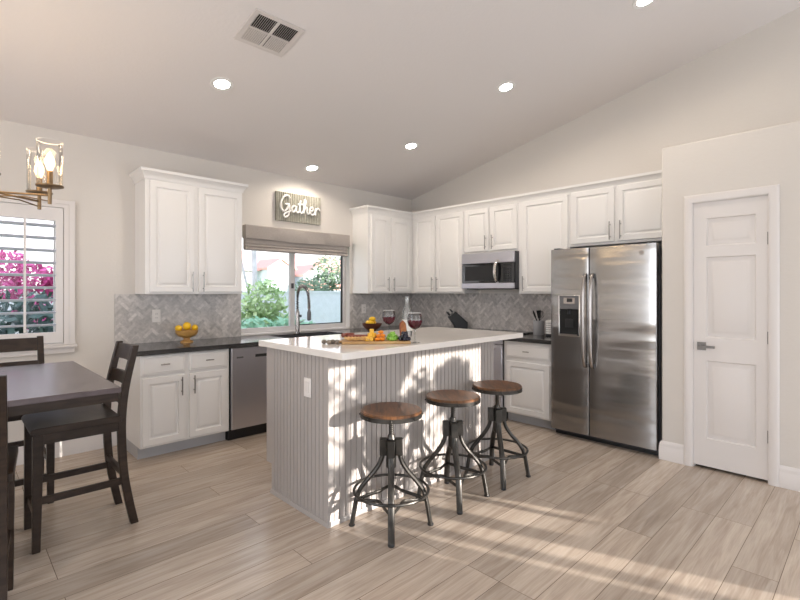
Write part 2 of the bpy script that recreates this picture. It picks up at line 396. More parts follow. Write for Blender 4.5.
# back wall with a patio door and a window, side wall with a window (behind the camera)
DR0, DR1 = -1.71, -0.10
wb = MB(); yb0, yb1 = YB - .16, YB
wb.box(XL - .2, -6.2, yb0, yb1, 0, 3.2); wb.box(-6.2, -3.6, yb0, yb1, 0, 0.6); wb.box(-6.2, -3.6, yb0, yb1, 2.4, 3.2)
wb.box(-3.6, DR0, yb0, yb1, 0, 3.2); wb.box(DR0, DR1, yb0, yb1, 2.1, 3.2); wb.box(DR1, 0.2, yb0, yb1, 0, 3.2)
wb.box(XL - .2, 0.2, yb0, yb1, 3.2, ceil_z(YB) + .02)
struct(obj('wall_back', wb, M['wall']))
ws = MB()
ws.box(XL - .16, XL, YB, -4.6, 0, 3.4); ws.box(XL - .16, XL, -4.6, -1.8, 0, 0.6); ws.box(XL - .16, XL, -4.6, -1.8, 2.4, 3.4); ws.box(XL - .16, XL, -1.8, 0.1, 0, 3.4)
ws.prism([(0.16, 2.6), (0.16, ceil_z(0.16) + .02), (RIDGE, ceil_z(RIDGE) + .02), (YB, ceil_z(YB) + .02), (YB, 3.4), (-3.3, 3.4)], 'x', XL - .16, XL)
struct(obj('wall_side', ws, M['wall']))
def glazing(name, axis, a0, a1, z0, z1, pos, bars):
    r = thing(name, 'glazed opening behind the viewer', 'window'); del r['label']; del r['category']; struct(r)
    f = MB(); w_ = .05
    f.frame(a0, a1, z0, z1, pos - .03, pos + .03, w_, axis='y' if axis == 'x' else 'x')
    for b_ in bars:
        f.box(*((b_ - .03, b_ + .03, pos - .02, pos + .02) if axis == 'x' else (pos - .02, pos + .02, b_ - .03, b_ + .03)), z0 + w_, z1 - w_)
    obj('frame', f, M['white'], r)
    p = MB()
    if axis == 'x': p.box(a0 + .02, a1 - .02, pos - .003, pos + .003, z0 + .02, z1 - .02)
    else: p.box(pos - .003, pos + .003, a0 + .02, a1 - .02, z0 + .02, z1 - .02)
    obj('pane', p, M['pane'], r)
glazing('window_3', 'x', DR0, DR1, 0.0, 2.1, YB - .08, [])
glazing('window_4', 'x', -6.2, -3.6, 0.6, 2.4, YB - .08, [-4.9])
glazing('window_5', 'y', -4.6, -1.8, 0.6, 2.4, XL - .08, [-3.2])

# baseboards
BP = [(0, 0), (.016, 0), (.016, .105), (.012, .115), (.014, .125), (.008, .140), (.004, .152), (0, .152)]
def baseboard(name, *paths):
    b = MB()
    for p in paths: b.sweep(p, BP)
    struct(obj(name, b, M['trim']))
baseboard('baseboard_left', [(XL, 0), (-3.79, 0)])
baseboard('baseboard_pantry', [(PX + .05, PY), (PX, PY), (PX, DY0 + .062)], [(PX, DY1 - .062), (PX, PE), (0, PE)])
baseboard('baseboard_back', [(DR0, YB), (XL, YB)])
baseboard('baseboard_side', [(XL, YB), (XL, 0)])
# pantry door: leaf, casing, lever, hinges
d = struct(thing('door_1', 'x', 'door')); del d['label']; del d['category']; place(d, (PX, DY0, 0), RW)   # local x 0..W, faces -y
W = DY0 - DY1
lf = MB(); a, b_ = .004, W - .004; z0, z1 = .022, DH - .004; yf = 0.006
cols = [a, a + .085, b_ - .068, b_]
PZ = [(0.236, 0.842), (1.02, 1.645), (1.729, 1.944)]
def quad(mb, x0, x1, z0, z1, y): mb.bm.faces.new([mb.bm.verts.new(p) for p in ((x0, y, z0), (x1, y, z0), (x1, y, z1), (x0, y, z1))])
for (xa, xb) in ((cols[0], cols[1]), (cols[2], cols[3])): lf.box(xa, xb, yf, yf + .035, z0, z1)
zz = [z0] + [v for p in PZ for v in p] + [z1]
for i in range(0, len(zz), 2): lf.box(cols[1], cols[2], yf, yf + .035, zz[i], zz[i + 1])
for (pa, pb) in PZ:
    x0, x1 = cols[1], cols[2]
    def ring(i, dd): return [(x0 + i, yf + dd, pa + i), (x1 - i, yf + dd, pa + i), (x1 - i, yf + dd, pb - i), (x0 + i, yf + dd, pb - i)]
    lf.loft([ring(0, 0), ring(.007, .013), ring(.026, .014), ring(.050, .002), ring(.052, .0015)], cap0=False)
obj('door_leaf', lf, M['trim'], d)
hd = MB(); hz = .952
hd.box(.028, .088, yf - .008, yf, hz - .031, hz + .031)
hd.box(.05, .066, yf - .045, yf - .008, hz - .008, hz + .008); hd.box(.05, .155, yf - .058, yf - .044, hz - .009, hz + .009)
obj('door_lever', hd, M['nickel'], d, bevel=.002, label='satin nickel door lever on square plate')
for z in (1.76, 1.044, .334):
    h = MB(); h.tube([(W + .001, yf - .004, z - .045), (W + .001, yf - .004, z + .045)], .007, 8); h.box(W - .004, W + .012, yf - .002, yf + .004, z - .045, z + .045)
    obj('hinge', h, M['nickel'], d)
st = MB(); st.box(-.004, .004, yf - .003, yf + .01, hz - .03, hz + .03); obj('strike_plate', st, M['grey'], d)
cs = MB(); CP = [(0, .0), (0, .010), (.006, .014), (.012, .016), (.05, .020), (.056, .017), (.062, .012), (.062, .0)]
def casing(mb, x0, x1, zb, zt):
    # U shaped casing: profile (outward, thickness) mitred at the two top corners
    def at(px, pz, dx, dz, o, t): return (px + dx * o, -t, pz + dz * o)
    mb.loft([[at(x0, zb, -1, 0, o, t) for o, t in CP], [at(x0, zt, -1, 1, o, t) for o, t in CP], [at(x1, zt, 1, 1, o, t) for o, t in CP], [at(x1, zb, 1, 0, o, t) for o, t in CP]])
casing(cs, 0, W, 0, DH)
cs.box(-.002, .003, 0, .1, 0, DH); cs.box(W - .003, W + .002, 0, .1, 0, DH); cs.box(0, W, 0, .1, DH - .003, DH + .002); cs.box(0, .006, .042, .055, 0, DH); cs.box(W - .006, W, .042, .055, 0, DH)
t1 = struct(obj('trim_1', cs, M['trim'])); place(t1, (PX, DY0, 0), RW)

# kitchen window
k = struct(thing('window_1', 'x', 'w')); del k['label']; del k['category']; place(k, (0, 0, 0))
f = MB(); ya, yb = .085, .125
f.frame(K0, K1, KZ0, KZ1, ya, yb, .045, .040, .067, .05)
f.box(-1.975, -1.912, ya - .012, yb - .01, .974, KZ1 - .052)
obj('window_frame', f, M['alu'], k, bevel=.004)
s_ = MB(); s_.frame(-1.911, K1 - .041, .973, KZ1 - .051, ya + .012, yb - .005, .012, .014, .010, .012)
obj('sash', s_, M['black'], k)
l_ = MB(); l_.box(-1.962, -1.935, ya - .024, ya - .01, 1.415, 1.475); obj('latch', l_, M['charcoal'], k)
p_ = MB(); p_.box(K0 + .03, K1 - .03, .106, .110, .96, KZ1 - .03); obj('pane', p_, M['pane'], k)
si = MB(); si.box(K0, K1, -.004, .09, KZ0 - .003, KZ0 + .012); obj('window_sill', si, M['trim'], k)
# dining window: casing, stool, plantation shutters
k = struct(thing('window_2', 'x', 'w')); del k['label']; del k['category']
c = MB(); o_ = .075
c.frame(D0 - o_, D1 + o_, DZ0 - .012, DZ1 + .06, -.022, 0, o_, o_, .012, .06)
c.frame(D0 - o_ - .004, D1 + o_ + .004, DZ0 - .011, DZ1 + .064, -.030, -.0225, .045, .045, .010, .034)
obj('casing', c, M['trim'], k, bevel=.004)
c = MB(); c.box(D0 - .09, D1 + .09, -.06, 0, DZ0 - .035, DZ0 - .012); c.box(D0 - .075, D1 + .075, -.03, 0, DZ0 - .085, DZ0 - .035); obj('window_sill', c, M['trim'], k, bevel=.004)
f = MB(); f.frame(D0, D1, DZ0, DZ1, .1, .14, .05); f.box((D0 + D1) / 2 - .03, (D0 + D1) / 2 + .03, .1, .14, DZ0 + .051, DZ1 - .051)
obj('window_frame', f, M['alu'], k)
p_ = MB(); p_.box(D0 + .03, D1 - .03, .118, .122, DZ0 + .03, DZ1 - .03); obj('pane', p_, M['pane'], k)
pw_ = (D1 - D0 - .012) / 3
for i in range(3):
    xr = D1 - .004 - i * pw_; xl_ = xr - pw_ + .004
    if i == 0: xl_ = xr - pw_ + .004
    fr = MB(); fr.frame(xl_, xr, DZ0 + .005, DZ1 - .004, -.026, .008, .052, .052, 1.042 - DZ0 - .005, DZ1 - .004 - 1.961)
    sh = obj('shutter', fr, M['shutter'], k, bevel=.003)
    for j in range(9):
        z = 1.918 - j * .102
        a_ = R(-13); dy, dz = .038 * math.cos(a_), .038 * math.sin(a_)
        lv = MB(); pr = []
        for t in range(10):
            an = 2 * PI * t / 10; u, v = .038 * math.cos(an), .0065 * math.sin(an)
            pr.append((-.009 + u * math.cos(a_) - v * math.sin(a_), z + u * math.sin(a_) + v * math.cos(a_)))
        lv.prism(pr, 'x', xl_ + .05, xr - .05); obj('louver', lv, M['louver'], sh)
    rd = MB(); xm = (xl_ + xr) / 2; rd.box(xm - .008, xm + .008, -.062, -.05, 1.05, 1.965); obj('tilt_rod', rd, M['shutter'], sh)

# ------------------------------------------------------------------ backsplash: herringbone marble
def clip(poly, x0, x1, z0, z1):
    def cut(p, f, g):
        out = []
        for i in range(len(p)):
            a, b = p[i - 1], p[i]; da, db = f(a), f(b)
            if (da >= 0) != (db >= 0): t = da / (da - db); out.append((a[0] + (b[0] - a[0]) * t, a[1] + (b[1] - a[1]) * t))
            if db >= 0: out.append(b)
        return out
    for f in (lambda q: q[0] - x0, lambda q: x1 - q[0], lambda q: q[1] - z0, lambda q: z1 - q[1]):
        poly = cut(poly, f, None)
        if len(poly) < 3: return []
    return poly
def herringbone(name, label, loc, rotz, w, z0, z1):
    """local x 0..w along the wall, facing -y"""
    t = thing(name, label, 'backsplash', loc, rotz)
    obj('grout', MB().box(0, w, -.007, -.002, z0, z1), M['grout'], t)
    bm = bmesh.new(); lay = bm.loops.layers.float_color.new('tile'); K, Wd = 3, .029; g = .0013; c = math.sqrt(.5)
    n = int((w + 1.0) / Wd / K) + 14
    for j in range(-n * 2, n * 2):
        for i in range(-n, n):
            for (px, pz, a, b) in ((j + 2 * K * i, j, K, 1), (j + K + 2 * K * i, j - K + 1, 1, K)):
                q = [(px * Wd + g, pz * Wd + g), ((px + a) * Wd - g, pz * Wd + g), ((px + a) * Wd - g, (pz + b) * Wd - g), (px * Wd + g, (pz + b) * Wd - g)]
                q = [(c * (u - v), c * (u + v) + 1.1) for u, v in q]
                if max(u for u, v in q) < 0 or min(u for u, v in q) > w or max(v for u, v in q) < z0 or min(v for u, v in q) > z1: continue
                q = clip(q, 0, w, z0, z1)
                if len(q) < 3: continue
                f = bm.faces.new([bm.verts.new((u, -.0085, v)) for u, v in q])
                s = random.choice((.46, .50, .54, .58, .63)) * random.uniform(.93, 1.06)
                for l in f.loops: l[lay] = (s * 1.03, s * .965, s * .915, 1)
    ret = bmesh.ops.extrude_face_region(bm, geom=bm.faces[:])
    for v in [e for e in ret['geom'] if isinstance(e, bmesh.types.BMVert)]: v.co.y += .0035
    me = bpy.data.meshes.new('tiles'); bmesh.ops.recalc_face_normals(bm, faces=bm.faces); bm.to_mesh(me); bm.free()
    me.materials.append(M['tile']); o = bpy.data.objects.new('tiles', me); COL.objects.link(o); o.parent = t
    return t
CT = .8985
herringbone('tile_backsplash', 'grey marble herringbone backsplash behind the pedestal fruit bowl, left of the window', (-3.804, 0, 0), 0, 1.183, CT + .001, 1.3535)
herringbone('tile_backsplash', 'grey herringbone backsplash strip between the window and the room corner', (-1.152, 0, 0), 0, 1.143, CT + .001, 1.3535)
herringbone('tile_backsplash', 'grey herringbone backsplash behind the knife block, under the microwave', (0, -.009, 0), RW, 2.54, CT + .001, 1.3535)

# ------------------------------------------------------------------ cabinets
def bar_pull(parent, x, y, za, zb, horizontal=False, label=None):
    h = MB(); r = .0055
    if not horizontal:
        h.tube([(x, y - .03, za), (x, y - .03, zb)], r, 10)
        for z in (za + .03, zb - .03): h.tube([(x, y + .001, z), (x, y - .03, z)], .004, 8)
    else:
        h.tube([(za, y - .028, x), (zb, y - .028, x)], r, 10)
        m = (za + zb) / 2; h.tube([(m, y + .001, x), (m, y - .028, x)], .0045, 8)
    return obj('handle', h, M['chrome'], parent, label=label)
def door(parent, x0, x1, z0, z1, y, side, hz):
    o = obj('door', MB().panel(x0, x1, z0, z1, y), M['cab'], parent)
    if side: bar_pull(o, side, y, hz[0], hz[1])
    return o
def drawer(parent, x0, x1, z0, z1, y):
    o = obj('drawer', MB().panel(x0, x1, z0, z1, y, raised=False), M['cab'], parent)
    m = (x0 + x1) / 2; bar_pull(o, (z0 + z1) / 2 + .004, y, m - .034, m + .034, True)
    return o
CRN = [(-.004, 2.366), (.008, 2.366), (.012, 2.384), (.016, 2.392), (.030, 2.416), (.037, 2.422), (.044, 2.427), (.046, 2.4507), (-.004, 2.4507)]
def wall_cab(label, loc, rotz, w, z0, z1, doors, depth=.31, group=None):
    t = thing('wall_cabinet', label, 'cabinet', loc, rotz, group)
    obj('carcass', MB().box(0.0005, w - .0005, -depth, -.001, z0, z1), M['cab'], t, bevel=.002)
    for dd in doors: door(t, *dd[:4], -depth - .02, *dd[4:])
    return t
t = wall_cab('white two-door wall cabinet with crown moulding, left of the window', (-3.64, 0, 0), 0, .887, 1.3541, 2.40,
         [(.033, .418, 1.372, 2.352, .392, (1.378, 1.560)), (.453, .878, 1.372, 2.352, .490, (1.378, 1.560))])
obj('crown_moulding', MB().sweep([(0, -.001), (0, -.31), (.887, -.31), (.887, -.001)], CRN), M['cab'], t)
wall_cab('white two-door wall cabinet right of the window, filling the room corner', (-1.105, 0, 0), 0, 1.105, 1.3541, 2.40,
         [(.048, .348, 1.372, 2.345, .318, (1.382, 1.562)), (.388, .755, 1.372, 2.345, .418, (1.382, 1.562))])
wall_cab('white two-door wall cabinet between the room corner and the microwave', (0, -.3105, 0), RW, .8965, 1.3541, 2.40,
         [(.062, .422, 1.372, 2.362, .392, (1.384, 1.564)), (.444, .886, 1.372, 2.362, .474, (1.384, 1.564))])
wall_cab('short white two-door wall cabinet directly above the microwave', (0, -1.207, 0), RW, .762, 1.832, 2.40,
         [(.020, .368, 1.855, 2.362, .334, (1.872, 2.035)), (.394, .746, 1.855, 2.362, .428, (1.872, 2.035))])
wall_cab('tall white single-door wall cabinet between the microwave and the refrigerator', (0, -1.969, 0), RW, .588, 1.3541, 2.40,
         [(.048, .578, 1.372, 2.365, .075, (1.384, 1.545))])
wall_cab('short white two-door wall cabinet above the refrigerator', (0, -2.557, 0), RW, .9595, 1.832, 2.40,
         [(.026, .452, 1.855, 2.380, .418, (1.872, 2.045)), (.478, .935, 1.855, 2.380, .515, (1.872, 2.045))])
cm = obj('crown_moulding', MB().sweep([(-1.105, -.001), (-1.105, -.31), (-.31, -.31), (-.31, -3.516)], CRN), M['cab'])
tag(cm, 'long white crown moulding turning the room corner on top of the wall cabinets', 'moulding')

def base_cab(label, loc, rotz, w, doors, drawers, depth=.61, name='base_cabinet', hollow=False):
    t = thing(name, label, 'cabinet', loc, rotz)
    cm_ = MB()
    if hollow: cm_.frame(.0005, w - .0005, -depth, -.001, .101, .858, .012, .012, .012, .012, axis='z'); cm_.box(.013, w - .013, -depth + .013, -.014, .10, .112)
    else: cm_.box(0.0005, w - .0005, -depth, -.001, .100, .858)
    obj('carcass', cm_, M['cab'], t, bevel=.002)
    obj('toe_kick', MB().box(0.0005, w - .0005, -.5336, -.01, 0, .1), M['toe'], t)
    for dd in doors: door(t, *dd[:4], -depth - .02, *dd[4:])
    for dd in drawers: drawer(t, *dd, -depth - .02)
    return t
base_cab('white base cabinet with two drawers over two doors, beside the dishwasher', (-3.76, 0, 0), 0, .737,
         [(.010, .345, .118, .672, .312, (.50, .655)), (.380, .712, .118, .672, .415, (.50, .655))],
         [(.010, .345, .695, .846), (.380, .712, .695, .846)])
base_cab('white sink base cabinet under the kitchen window, behind the island', (-2.405, 0, 0), 0, .905,
         [(.02, .44, .118, .672, .41, (.50, .655)), (.465, .885, .118, .672, .495, (.50, .655))], [(.02, .44, .695, .846), (.465, .885, .695, .846)], hollow=True)
base_cab('white corner base cabinet behind the island, left of the range', (-1.498, 0, 0), 0, 1.497,
         [(.02, .42, .118, .672, .05, (.50, .655)), (.445, .86, .118, .672, .475, (.50, .655))], [(.02, .42, .695, .846), (.445, .86, .695, .846)])
base_cab('narrow white base cabinet with door and drawer, between corner and range', (0, -.652, 0), RW, .553,
         [(.03, .535, .118, .672, .505, (.50, .655))], [(.03, .535, .695, .846)])
base_cab('white base cabinet with one drawer over one door, between range and refrigerator', (0, -1.973, 0), RW, .565,
         [(.036, .535, .115, .650, .0, (.5, .6))], [(.036, .535, .690, .826)])

# ------------------------------------------------------------------ counters
ct = MB(); z0, z1 = .859, CT
SX0, SX1, SY0, SY1 = -2.38, -1.60, -.53, -.15
ct.box(-3.795, SX0, -.648, 0, z0, z1); ct.box(SX0, SX1, -.648, SY0, z0, z1); ct.box(SX0, SX1, SY1, 0, z0, z1); ct.box(SX1, 0, -.648, 0, z0, z1)
ct.box(-.648, 0, -1.2055, -.648, z0, z1)
tag(obj('countertop', ct, M['granite']), 'dark granite countertop running under the window and round the corner', 'countertop')
tag(obj('countertop', MB().box(-.648, 0, -2.541, -1.972, z0, z1), M['granite'], bevel=.003), 'short dark granite countertop between range and refrigerator', 'countertop')
sk = MB(); q = .012; zb = .70
sk.box(SX0, SX1, SY0, SY1, zb - .01, zb); sk.frame(SX0 + .001, SX1 - .001, SY0 + .001, SY1 - .001, zb + .0005, CT - .012, q, axis='z')
s = thing('sink', 'undermount steel sink set into the dark counter below the window', 'sink', (0, 0, 0))
obj('basin', sk, M['charcoal'], s); obj('drain', MB().lathe([(.0, .0), (.045, .0), (.045, .004), (.03, .002)], 20, (-1.99, -.34, zb), True, False), M['chrome'], s)
# faucet
fa = thing('faucet', 'tall steel pull-down kitchen faucet with a spring coil arch', 'faucet', (-1.975, -.085, CT))
fb = MB().lathe([(.030, 0), (.030, .012), (.025, .016), (.025, .235), (.022, .25), (.012, .262), (.012, .275)], 20); obj('body', fb, M['hbar'], fa)
arch = smooth_path([(0, 0, .26), (0, 0, .42), (0, -.025, .50), (0, -.085, .542), (0, -.165, .525), (0, -.22, .46), (0, -.238, .36), (0, -.24, .29)], 10)
sp_ = MB().tube(arch, .010, 8); obj('hose', sp_, M['charcoal'], fa)
co = []; L_ = len(arch) - 1; turns = 46
for i in range(turns * 8 + 1):
    f_ = i / (turns * 8) * L_; k_ = min(int(f_), L_ - 1); p = arch[k_].lerp(arch[k_ + 1], f_ - k_); tg = (arch[k_ + 1] - arch[k_]).normalized()
    u = Vector((1, 0, 0)); v = tg.cross(u).normalized(); an = 2 * PI * i / 8
    co.append(p + (u * math.cos(an) + v * math.sin(an)) * .0165)
obj('spring', MB().tube(co, .0042, 4), M['hbar'], fa)
hd = MB().lathe([(.012, 0), (.023, .01), (.023, .09), (.013, .12), (.012, .14)], 16, (0, -.24, .155)); obj('spray_head', hd, M['grey'], fa)
ar = MB().tube([(0, 0, .2), (0, -.05, .2)], .008, 8); ar.box(-.008, .008, -.075, -.05, .186, .214); obj('spray_dock', ar, M['charcoal'], fa)
le = MB().tube([(.02, 0, .12), (.05, 0, .125), (.09, 0, .15)], [.009, .007, .005], 8); obj('lever', le, M['chrome'], fa)

# ------------------------------------------------------------------ appliances
dw = thing('dishwasher', 'stainless steel dishwasher at the end of the left cabinet run', 'dishwasher', (-3.018, 0, 0))
obj('body', MB().box(.002, .610, -.60, -.02, .10, .857), M['black'], dw)
pf = []; dwm = MB()
dwm.loft([[(x, y, z) for x, y in ((.012, -.60), (.012, -.622), (.018, -.63), (.594, -.63), (.60, -.622), (.60, -.60))] for z in (.105, .852)])
dp = obj('door', dwm, M['steelv'], dw)
obj('pocket_handle', MB().box(.245, .50, -.6315, -.62, .755, .782), M['black'], dp); obj('vent_label', MB().box(.06, .125, -.6312, -.62, .758, .772), M['grey'], dp)
bd = MB()
for i in range(8): bd.box(.47 + i * .011, .477 + i * .011, -.6325, -.629, .178, .190 - .003 * (i % 2))
obj('badge', bd, M['bright'], dp)
obj('toe_kick', MB().box(.002, .610, -.575, -.40, 0, .10), M['black'], dw)

# microwave: local x along the wall, faces -y
mw = thing('microwave', 'stainless over-the-range microwave with black glass door', 'microwave', (0, -1.2325, 0), RW)
W_ = .7345
obj('body', MB().box(0, W_, -.372, -.002, 1.415, 1.829), M['charcoal'], mw)
obj('top_panel', MB().box(0, W_ - .006, -.40, -.372, 1.705, 1.828), M['steelv'], mw, bevel=.006)
obj('bottom_panel', MB().box(0, W_ - .006, -.40, -.372, 1.412, 1.476), M['steelv'], mw, bevel=.004)
dr = obj('door', MB().box(.004, .545, -.397, -.372, 1.478, 1.703), M['bglass'], mw)
obj('window', MB().box(.05, .46, -.3985, -.396, 1.505, 1.675), M['black'], dr)
hp = smooth_path([(.515, -.395, 1.482), (.512, -.432, 1.51), (.506, -.450, 1.59), (.512, -.438, 1.69), (.520, -.398, 1.735)], 6)
obj('handle', MB().tube(hp, .014, 10, flat=(1.3, .7)), M['bright'], dr)
cp = obj('control_panel', MB().box(.549, W_ - .006, -.397, -.372, 1.478, 1.703), M['bglass'], mw)
kb = MB()
for i in range(4):
    for j in range(6): kb.box(.585 + i * .030, .605 + i * .030, -.3982, -.396, 1.492 + j * .026, 1.508 + j * .026)
obj('keypad', kb, M['black'], cp); obj('display', MB().box(.585, .695, -.3984, -.396, 1.655, 1.688), M['black'], cp)
obj('vent_grille', MB().box(.05, W_ - .05, -.36, -.10, 1.404, 1.416), M['black'], mw)

# range
rg = thing('range', 'stainless slide-in kitchen range half hidden behind the island', 'range', (0, -1.2075, 0), RW)
W_ = .763
obj('body', MB().box(.001, W_, -.62, -.012, .08, .895), M['black'], rg)
obj('cooktop', MB().box(.001, W_, -.655, -.012, .895, .912), M['bglass'], rg, bevel=.003)
for (x, y, r) in ((.2, -.2, .09), (.2, -.46, .11), (.56, -.2, .11), (.56, -.46, .09)):
    obj('burner_ring', MB().tube([(x + r * math.cos(a * PI / 16), y + r * math.sin(a * PI / 16), .9122) for a in range(32)], .0012, 4, closed=True), M['grey'], rg)
cpn = obj('control_panel', MB().box(.003, W_ - .002, -.665, -.62, .815, .893), M['steelv'], rg, bevel=.004)
for i in range(5): obj('knob', MB().prism([(.09 + i * .14 + .02 * math.cos(a * PI / 8), .855 + .02 * math.sin(a * PI / 8)) for a in range(16)], 'y', -.692, -.664), M['bright'], cpn)
dr = obj('oven_door', MB().box(.003, W_ - .002, -.655, -.62, .27, .808), M['steelv'], rg, bevel=.004)
obj('window', MB().box(.09, W_ - .105, -.657, -.654, .40, .70), M['bglass'], dr)
h = MB(); h.tube([(.06, -.70, .765), (W_ - .06, -.70, .765)], .011, 10)
for x in (.08, W_ - .08): h.tube([(x, -.654, .765), (x, -.70, .765)], .008, 8)
obj('handle', h, M['bright'], dr)
obj('storage_drawer', MB().box(.003, W_ - .002, -.655, -.62, .095, .262), M['steelv'], rg, bevel=.004)
obj('toe_kick', MB().box(.02, W_ - .02, -.59, -.1, 0, .08), M['black'], rg)

# refrigerator
fr = thing('refrigerator', 'stainless side-by-side refrigerator with ice dispenser beside the pantry door', 'refrigerator', (0, -2.5495, 0), RW)
W_ = .938; FZ0, FZ1 = .065, 1.779
obj('body', MB().box(.004, W_ + .008, -.612, -.03, .03, 1.768), M['charcoal'], fr, bevel=.004)
def fridge_door(x0, x1, hole=None):
    # rounded, gently bowed door in plan
    n = 10; r = .007; pl = [(x1, -.615), (x0, -.615)]
    for i in range(5): a = PI + PI / 2 * i / 4; pl.append((x0 + r + r * math.cos(a), -.675 + r * math.sin(a)))
    for i in range(1, n): u = i / n; pl.append((x0 + r + (x1 - x0 - 2 * r) * u, -.684 - .003 * math.sin(PI * u)))
    for i in range(5): a = 1.5 * PI + PI / 2 * i / 4; pl.append((x1 - r + r * math.cos(a), -.675 + r * math.sin(a)))
    return pl
DX0, DX1, DZa, DZb = .094, .283, .968, 1.338
lm = MB()
pl = fridge_door(0, .370)
lm.prism(pl, 'z', FZ0, FZ1)
ld = obj('freezer_door', lm, M['steel'], fr)
yf = -.690
rim = MB(); rr = .012
rim.frame(DX0 - rr, DX1 + rr, DZa - rr, DZb + .004, yf - .005, -.675, rr, rr, rr, .004)
obj('dispenser_rim', rim, M['bright'], ld, bevel=.003)
dc = MB(); dc.box(DX0, DX1, -.6915, -.66, DZa, 1.212)
obj('dispenser_recess', dc, M['dark'], ld)
dpn = obj('dispenser_panel', MB().box(DX0, DX1, -.6935, -.66, 1.212, DZb), M['grey'], ld, bevel=.002)
obj('display', MB().box(.135, .245, -.6950, -.66, 1.262, 1.318), M['hbar'], ld); obj('readout', MB().box(.168, .222, -.6958, -.66, 1.280, 1.312), M['black'], ld)
nz = MB().lathe([(.016, 0), (.012, .03), (.02, .05)], 12, (.19, -.697, 1.165)); nz.box(.15, .23, -.697, -.69, 1.04, 1.12); obj('dispenser_paddle', nz, M['black'], ld)
obj('drip_tray', MB().box(DX0 + .01, DX1 - .01, -.705, -.69, DZa, DZa + .012), M['bright'], ld)
rd = obj('fridge_door', MB().prism(fridge_door(.378, .938), 'z', FZ0, FZ1), M['steel'], fr)
def fhandle(x, par):
    pts = smooth_path([(x, -.676, 1.535), (x, -.715, 1.515), (x, -.742, 1.42), (x, -.752, 1.25), (x, -.754, 1.10), (x, -.752, .95), (x, -.742, .80), (x, -.715, .705), (x, -.676, .688)], 5)
    obj('handle', MB().tube(pts,   .0150, 12, flat=(1.0, .75)), M['hbar'], par)
    cp_ = MB(); cp_.box(x - .016, x + .016, -.70, -.67, 1.50, 1.54); cp_.box(x - .016, x + .016, -.70, -.67, .683, .722); obj('handle_cap', cp_, M['charcoal'], par)
fhandle(.346, ld); fhandle(.412, rd)
bg_ = MB(); bx_, bz_ = .822, 1.706
bg_.prism([(bx_ + .021 * math.cos(a * PI / 12), bz_ + .021 * math.sin(a * PI / 12)) for a in range(24)], 'y', -.6905, -.680); o = obj('badge', bg_, M['hbar'], rd, label='round grey maker badge')
mg = MB()
mg.tube([(bx_ + .017 * math.cos(a * PI / 12), -.6908, bz_ + .017 * math.sin(a * PI / 12)) for a in range(24)], .0014, 4, closed=True)
mg.tube(smooth_path([(bx_ - .002, -.6908, bz_ + .008), (bx_ - .009, -.6908, bz_ + .004), (bx_ - .008, -.6908, bz_ - .006), (bx_ - .002, -.6908, bz_ - .004), (bx_ - .003, -.6908, bz_)], 4), .0015, 4)
mg.tube(smooth_path([(bx_ + .009, -.6908, bz_ + .007), (bx_ + .003, -.6908, bz_ + .006), (bx_ + .004, -.6908, bz_), (bx_ + .003, -.6908, bz_ - .006), (bx_ + .010, -.6908, bz_ - .006)], 4), .0015, 4)
obj('monogram', mg, M['charcoal'], rd)
obj('seam_shade', MB().box(.3665, .3815, -.6735, -.613, FZ0 + .002, FZ1 - .002), M['black'], fr)  # black strip put in the door seam in place of its shade
obj('base_grille', MB().box(.01, W_, -.60, -.56, .0, .06), M['black'], fr)
hg = MB()
for x in (.02, .86): hg.box(x, x + .06, -.66, -.58, 1.768, 1.792)
obj('hinge_cover', hg, M['charcoal'], fr)

# ------------------------------------------------------------------ island
IX0, IX1, IY0, IY1, IZ = -3.284, -1.616, -2.531, -1.80, .997
isl = thing('kitchen_island', 'light grey beadboard kitchen island behind the three stools', 'island', (IX0, IY0, 0))
LX, LY = IX1 - IX0, IY1 - IY0
ib = MB(); q = .012
ib.box(q, LX - q, q, LY, .2, IZ - .0005); ib.box(q, LX - q, q, LY - .07, 0, .2)
obj('carcass', ib, M['island'], isl)
def bead(length, z0, z1, pitch=.0415):
    """beadboard profile in plan: list of (u, depth)"""
    n = max(1, round(length / pitch)); p = length / n; pr = [(0, 0)]
    for i in range(1, n):
        x = i * p; pr += [(x - .0032, 0), (x - .0018, .0055), (x + .0018, .0055), (x + .0032, 0)]
    return pr + [(length, 0)]
def beadboard(name, pts3, back, z0, z1):
    m = MB(); poly = pts3 + back
    m.prism(poly, 'z', z0, z1); obj(name, m, M['island'], isl)
pr = bead(LX, 0, 1)
beadboard('front_panel', [(u, dd) for u, dd in pr], [(LX, q), (0, q)], 0, IZ - .001)
pr = bead(LY - .07, 0, 1)
pr = bead(LY - .07 - q, 0, 1)
beadboard('left_panel', [(dd, LY - .07 - u) for u, dd in pr], [(q, q), (q, LY - .07)], 0, IZ - .001)
obj('left_panel_edge', MB().box(0, q, LY - .07, LY, .2, IZ - .001), M['island'], isl)
beadboard('right_panel', [(LX - dd, q + u) for u, dd in bead(LY - q, 0, 1)], [(LX - q, LY), (LX - q, q)], .0, IZ - .001)
obj('base_strip', MB().sweep([(0, LY - .07), (0, 0), (LX, 0), (LX, LY - .07)], [(-.001, 0), (.010, 0), (.010, .022), (.006, .028), (-.001, .028)]), M['island'], isl)
for i in range(3):
    w_ = LX / 3; o = obj('door', MB().panel(.02, w_ - .02, .23, .96, -.02), M['island'], isl); o.location = (LX - i * w_, LY, 0); o.rotation_euler = (0, 0, PI)
    bar_pull(o, w_ - .05, -.02, .75, .93)
oy, oz = -2.3175 - IY0, .786
pl_ = obj('outlet_plate', MB().box(-.006, .001, oy - .0375, oy + .0375, oz - .059, oz + .059), M['plate'], isl, bevel=.003, label='cream outlet plate on the end panel')
ro = MB(); ro.box(-.009, -.004, oy - .017, oy + .017, oz - .034, oz + .034); obj('receptacle', ro, M['trim'], pl_, bevel=.002)
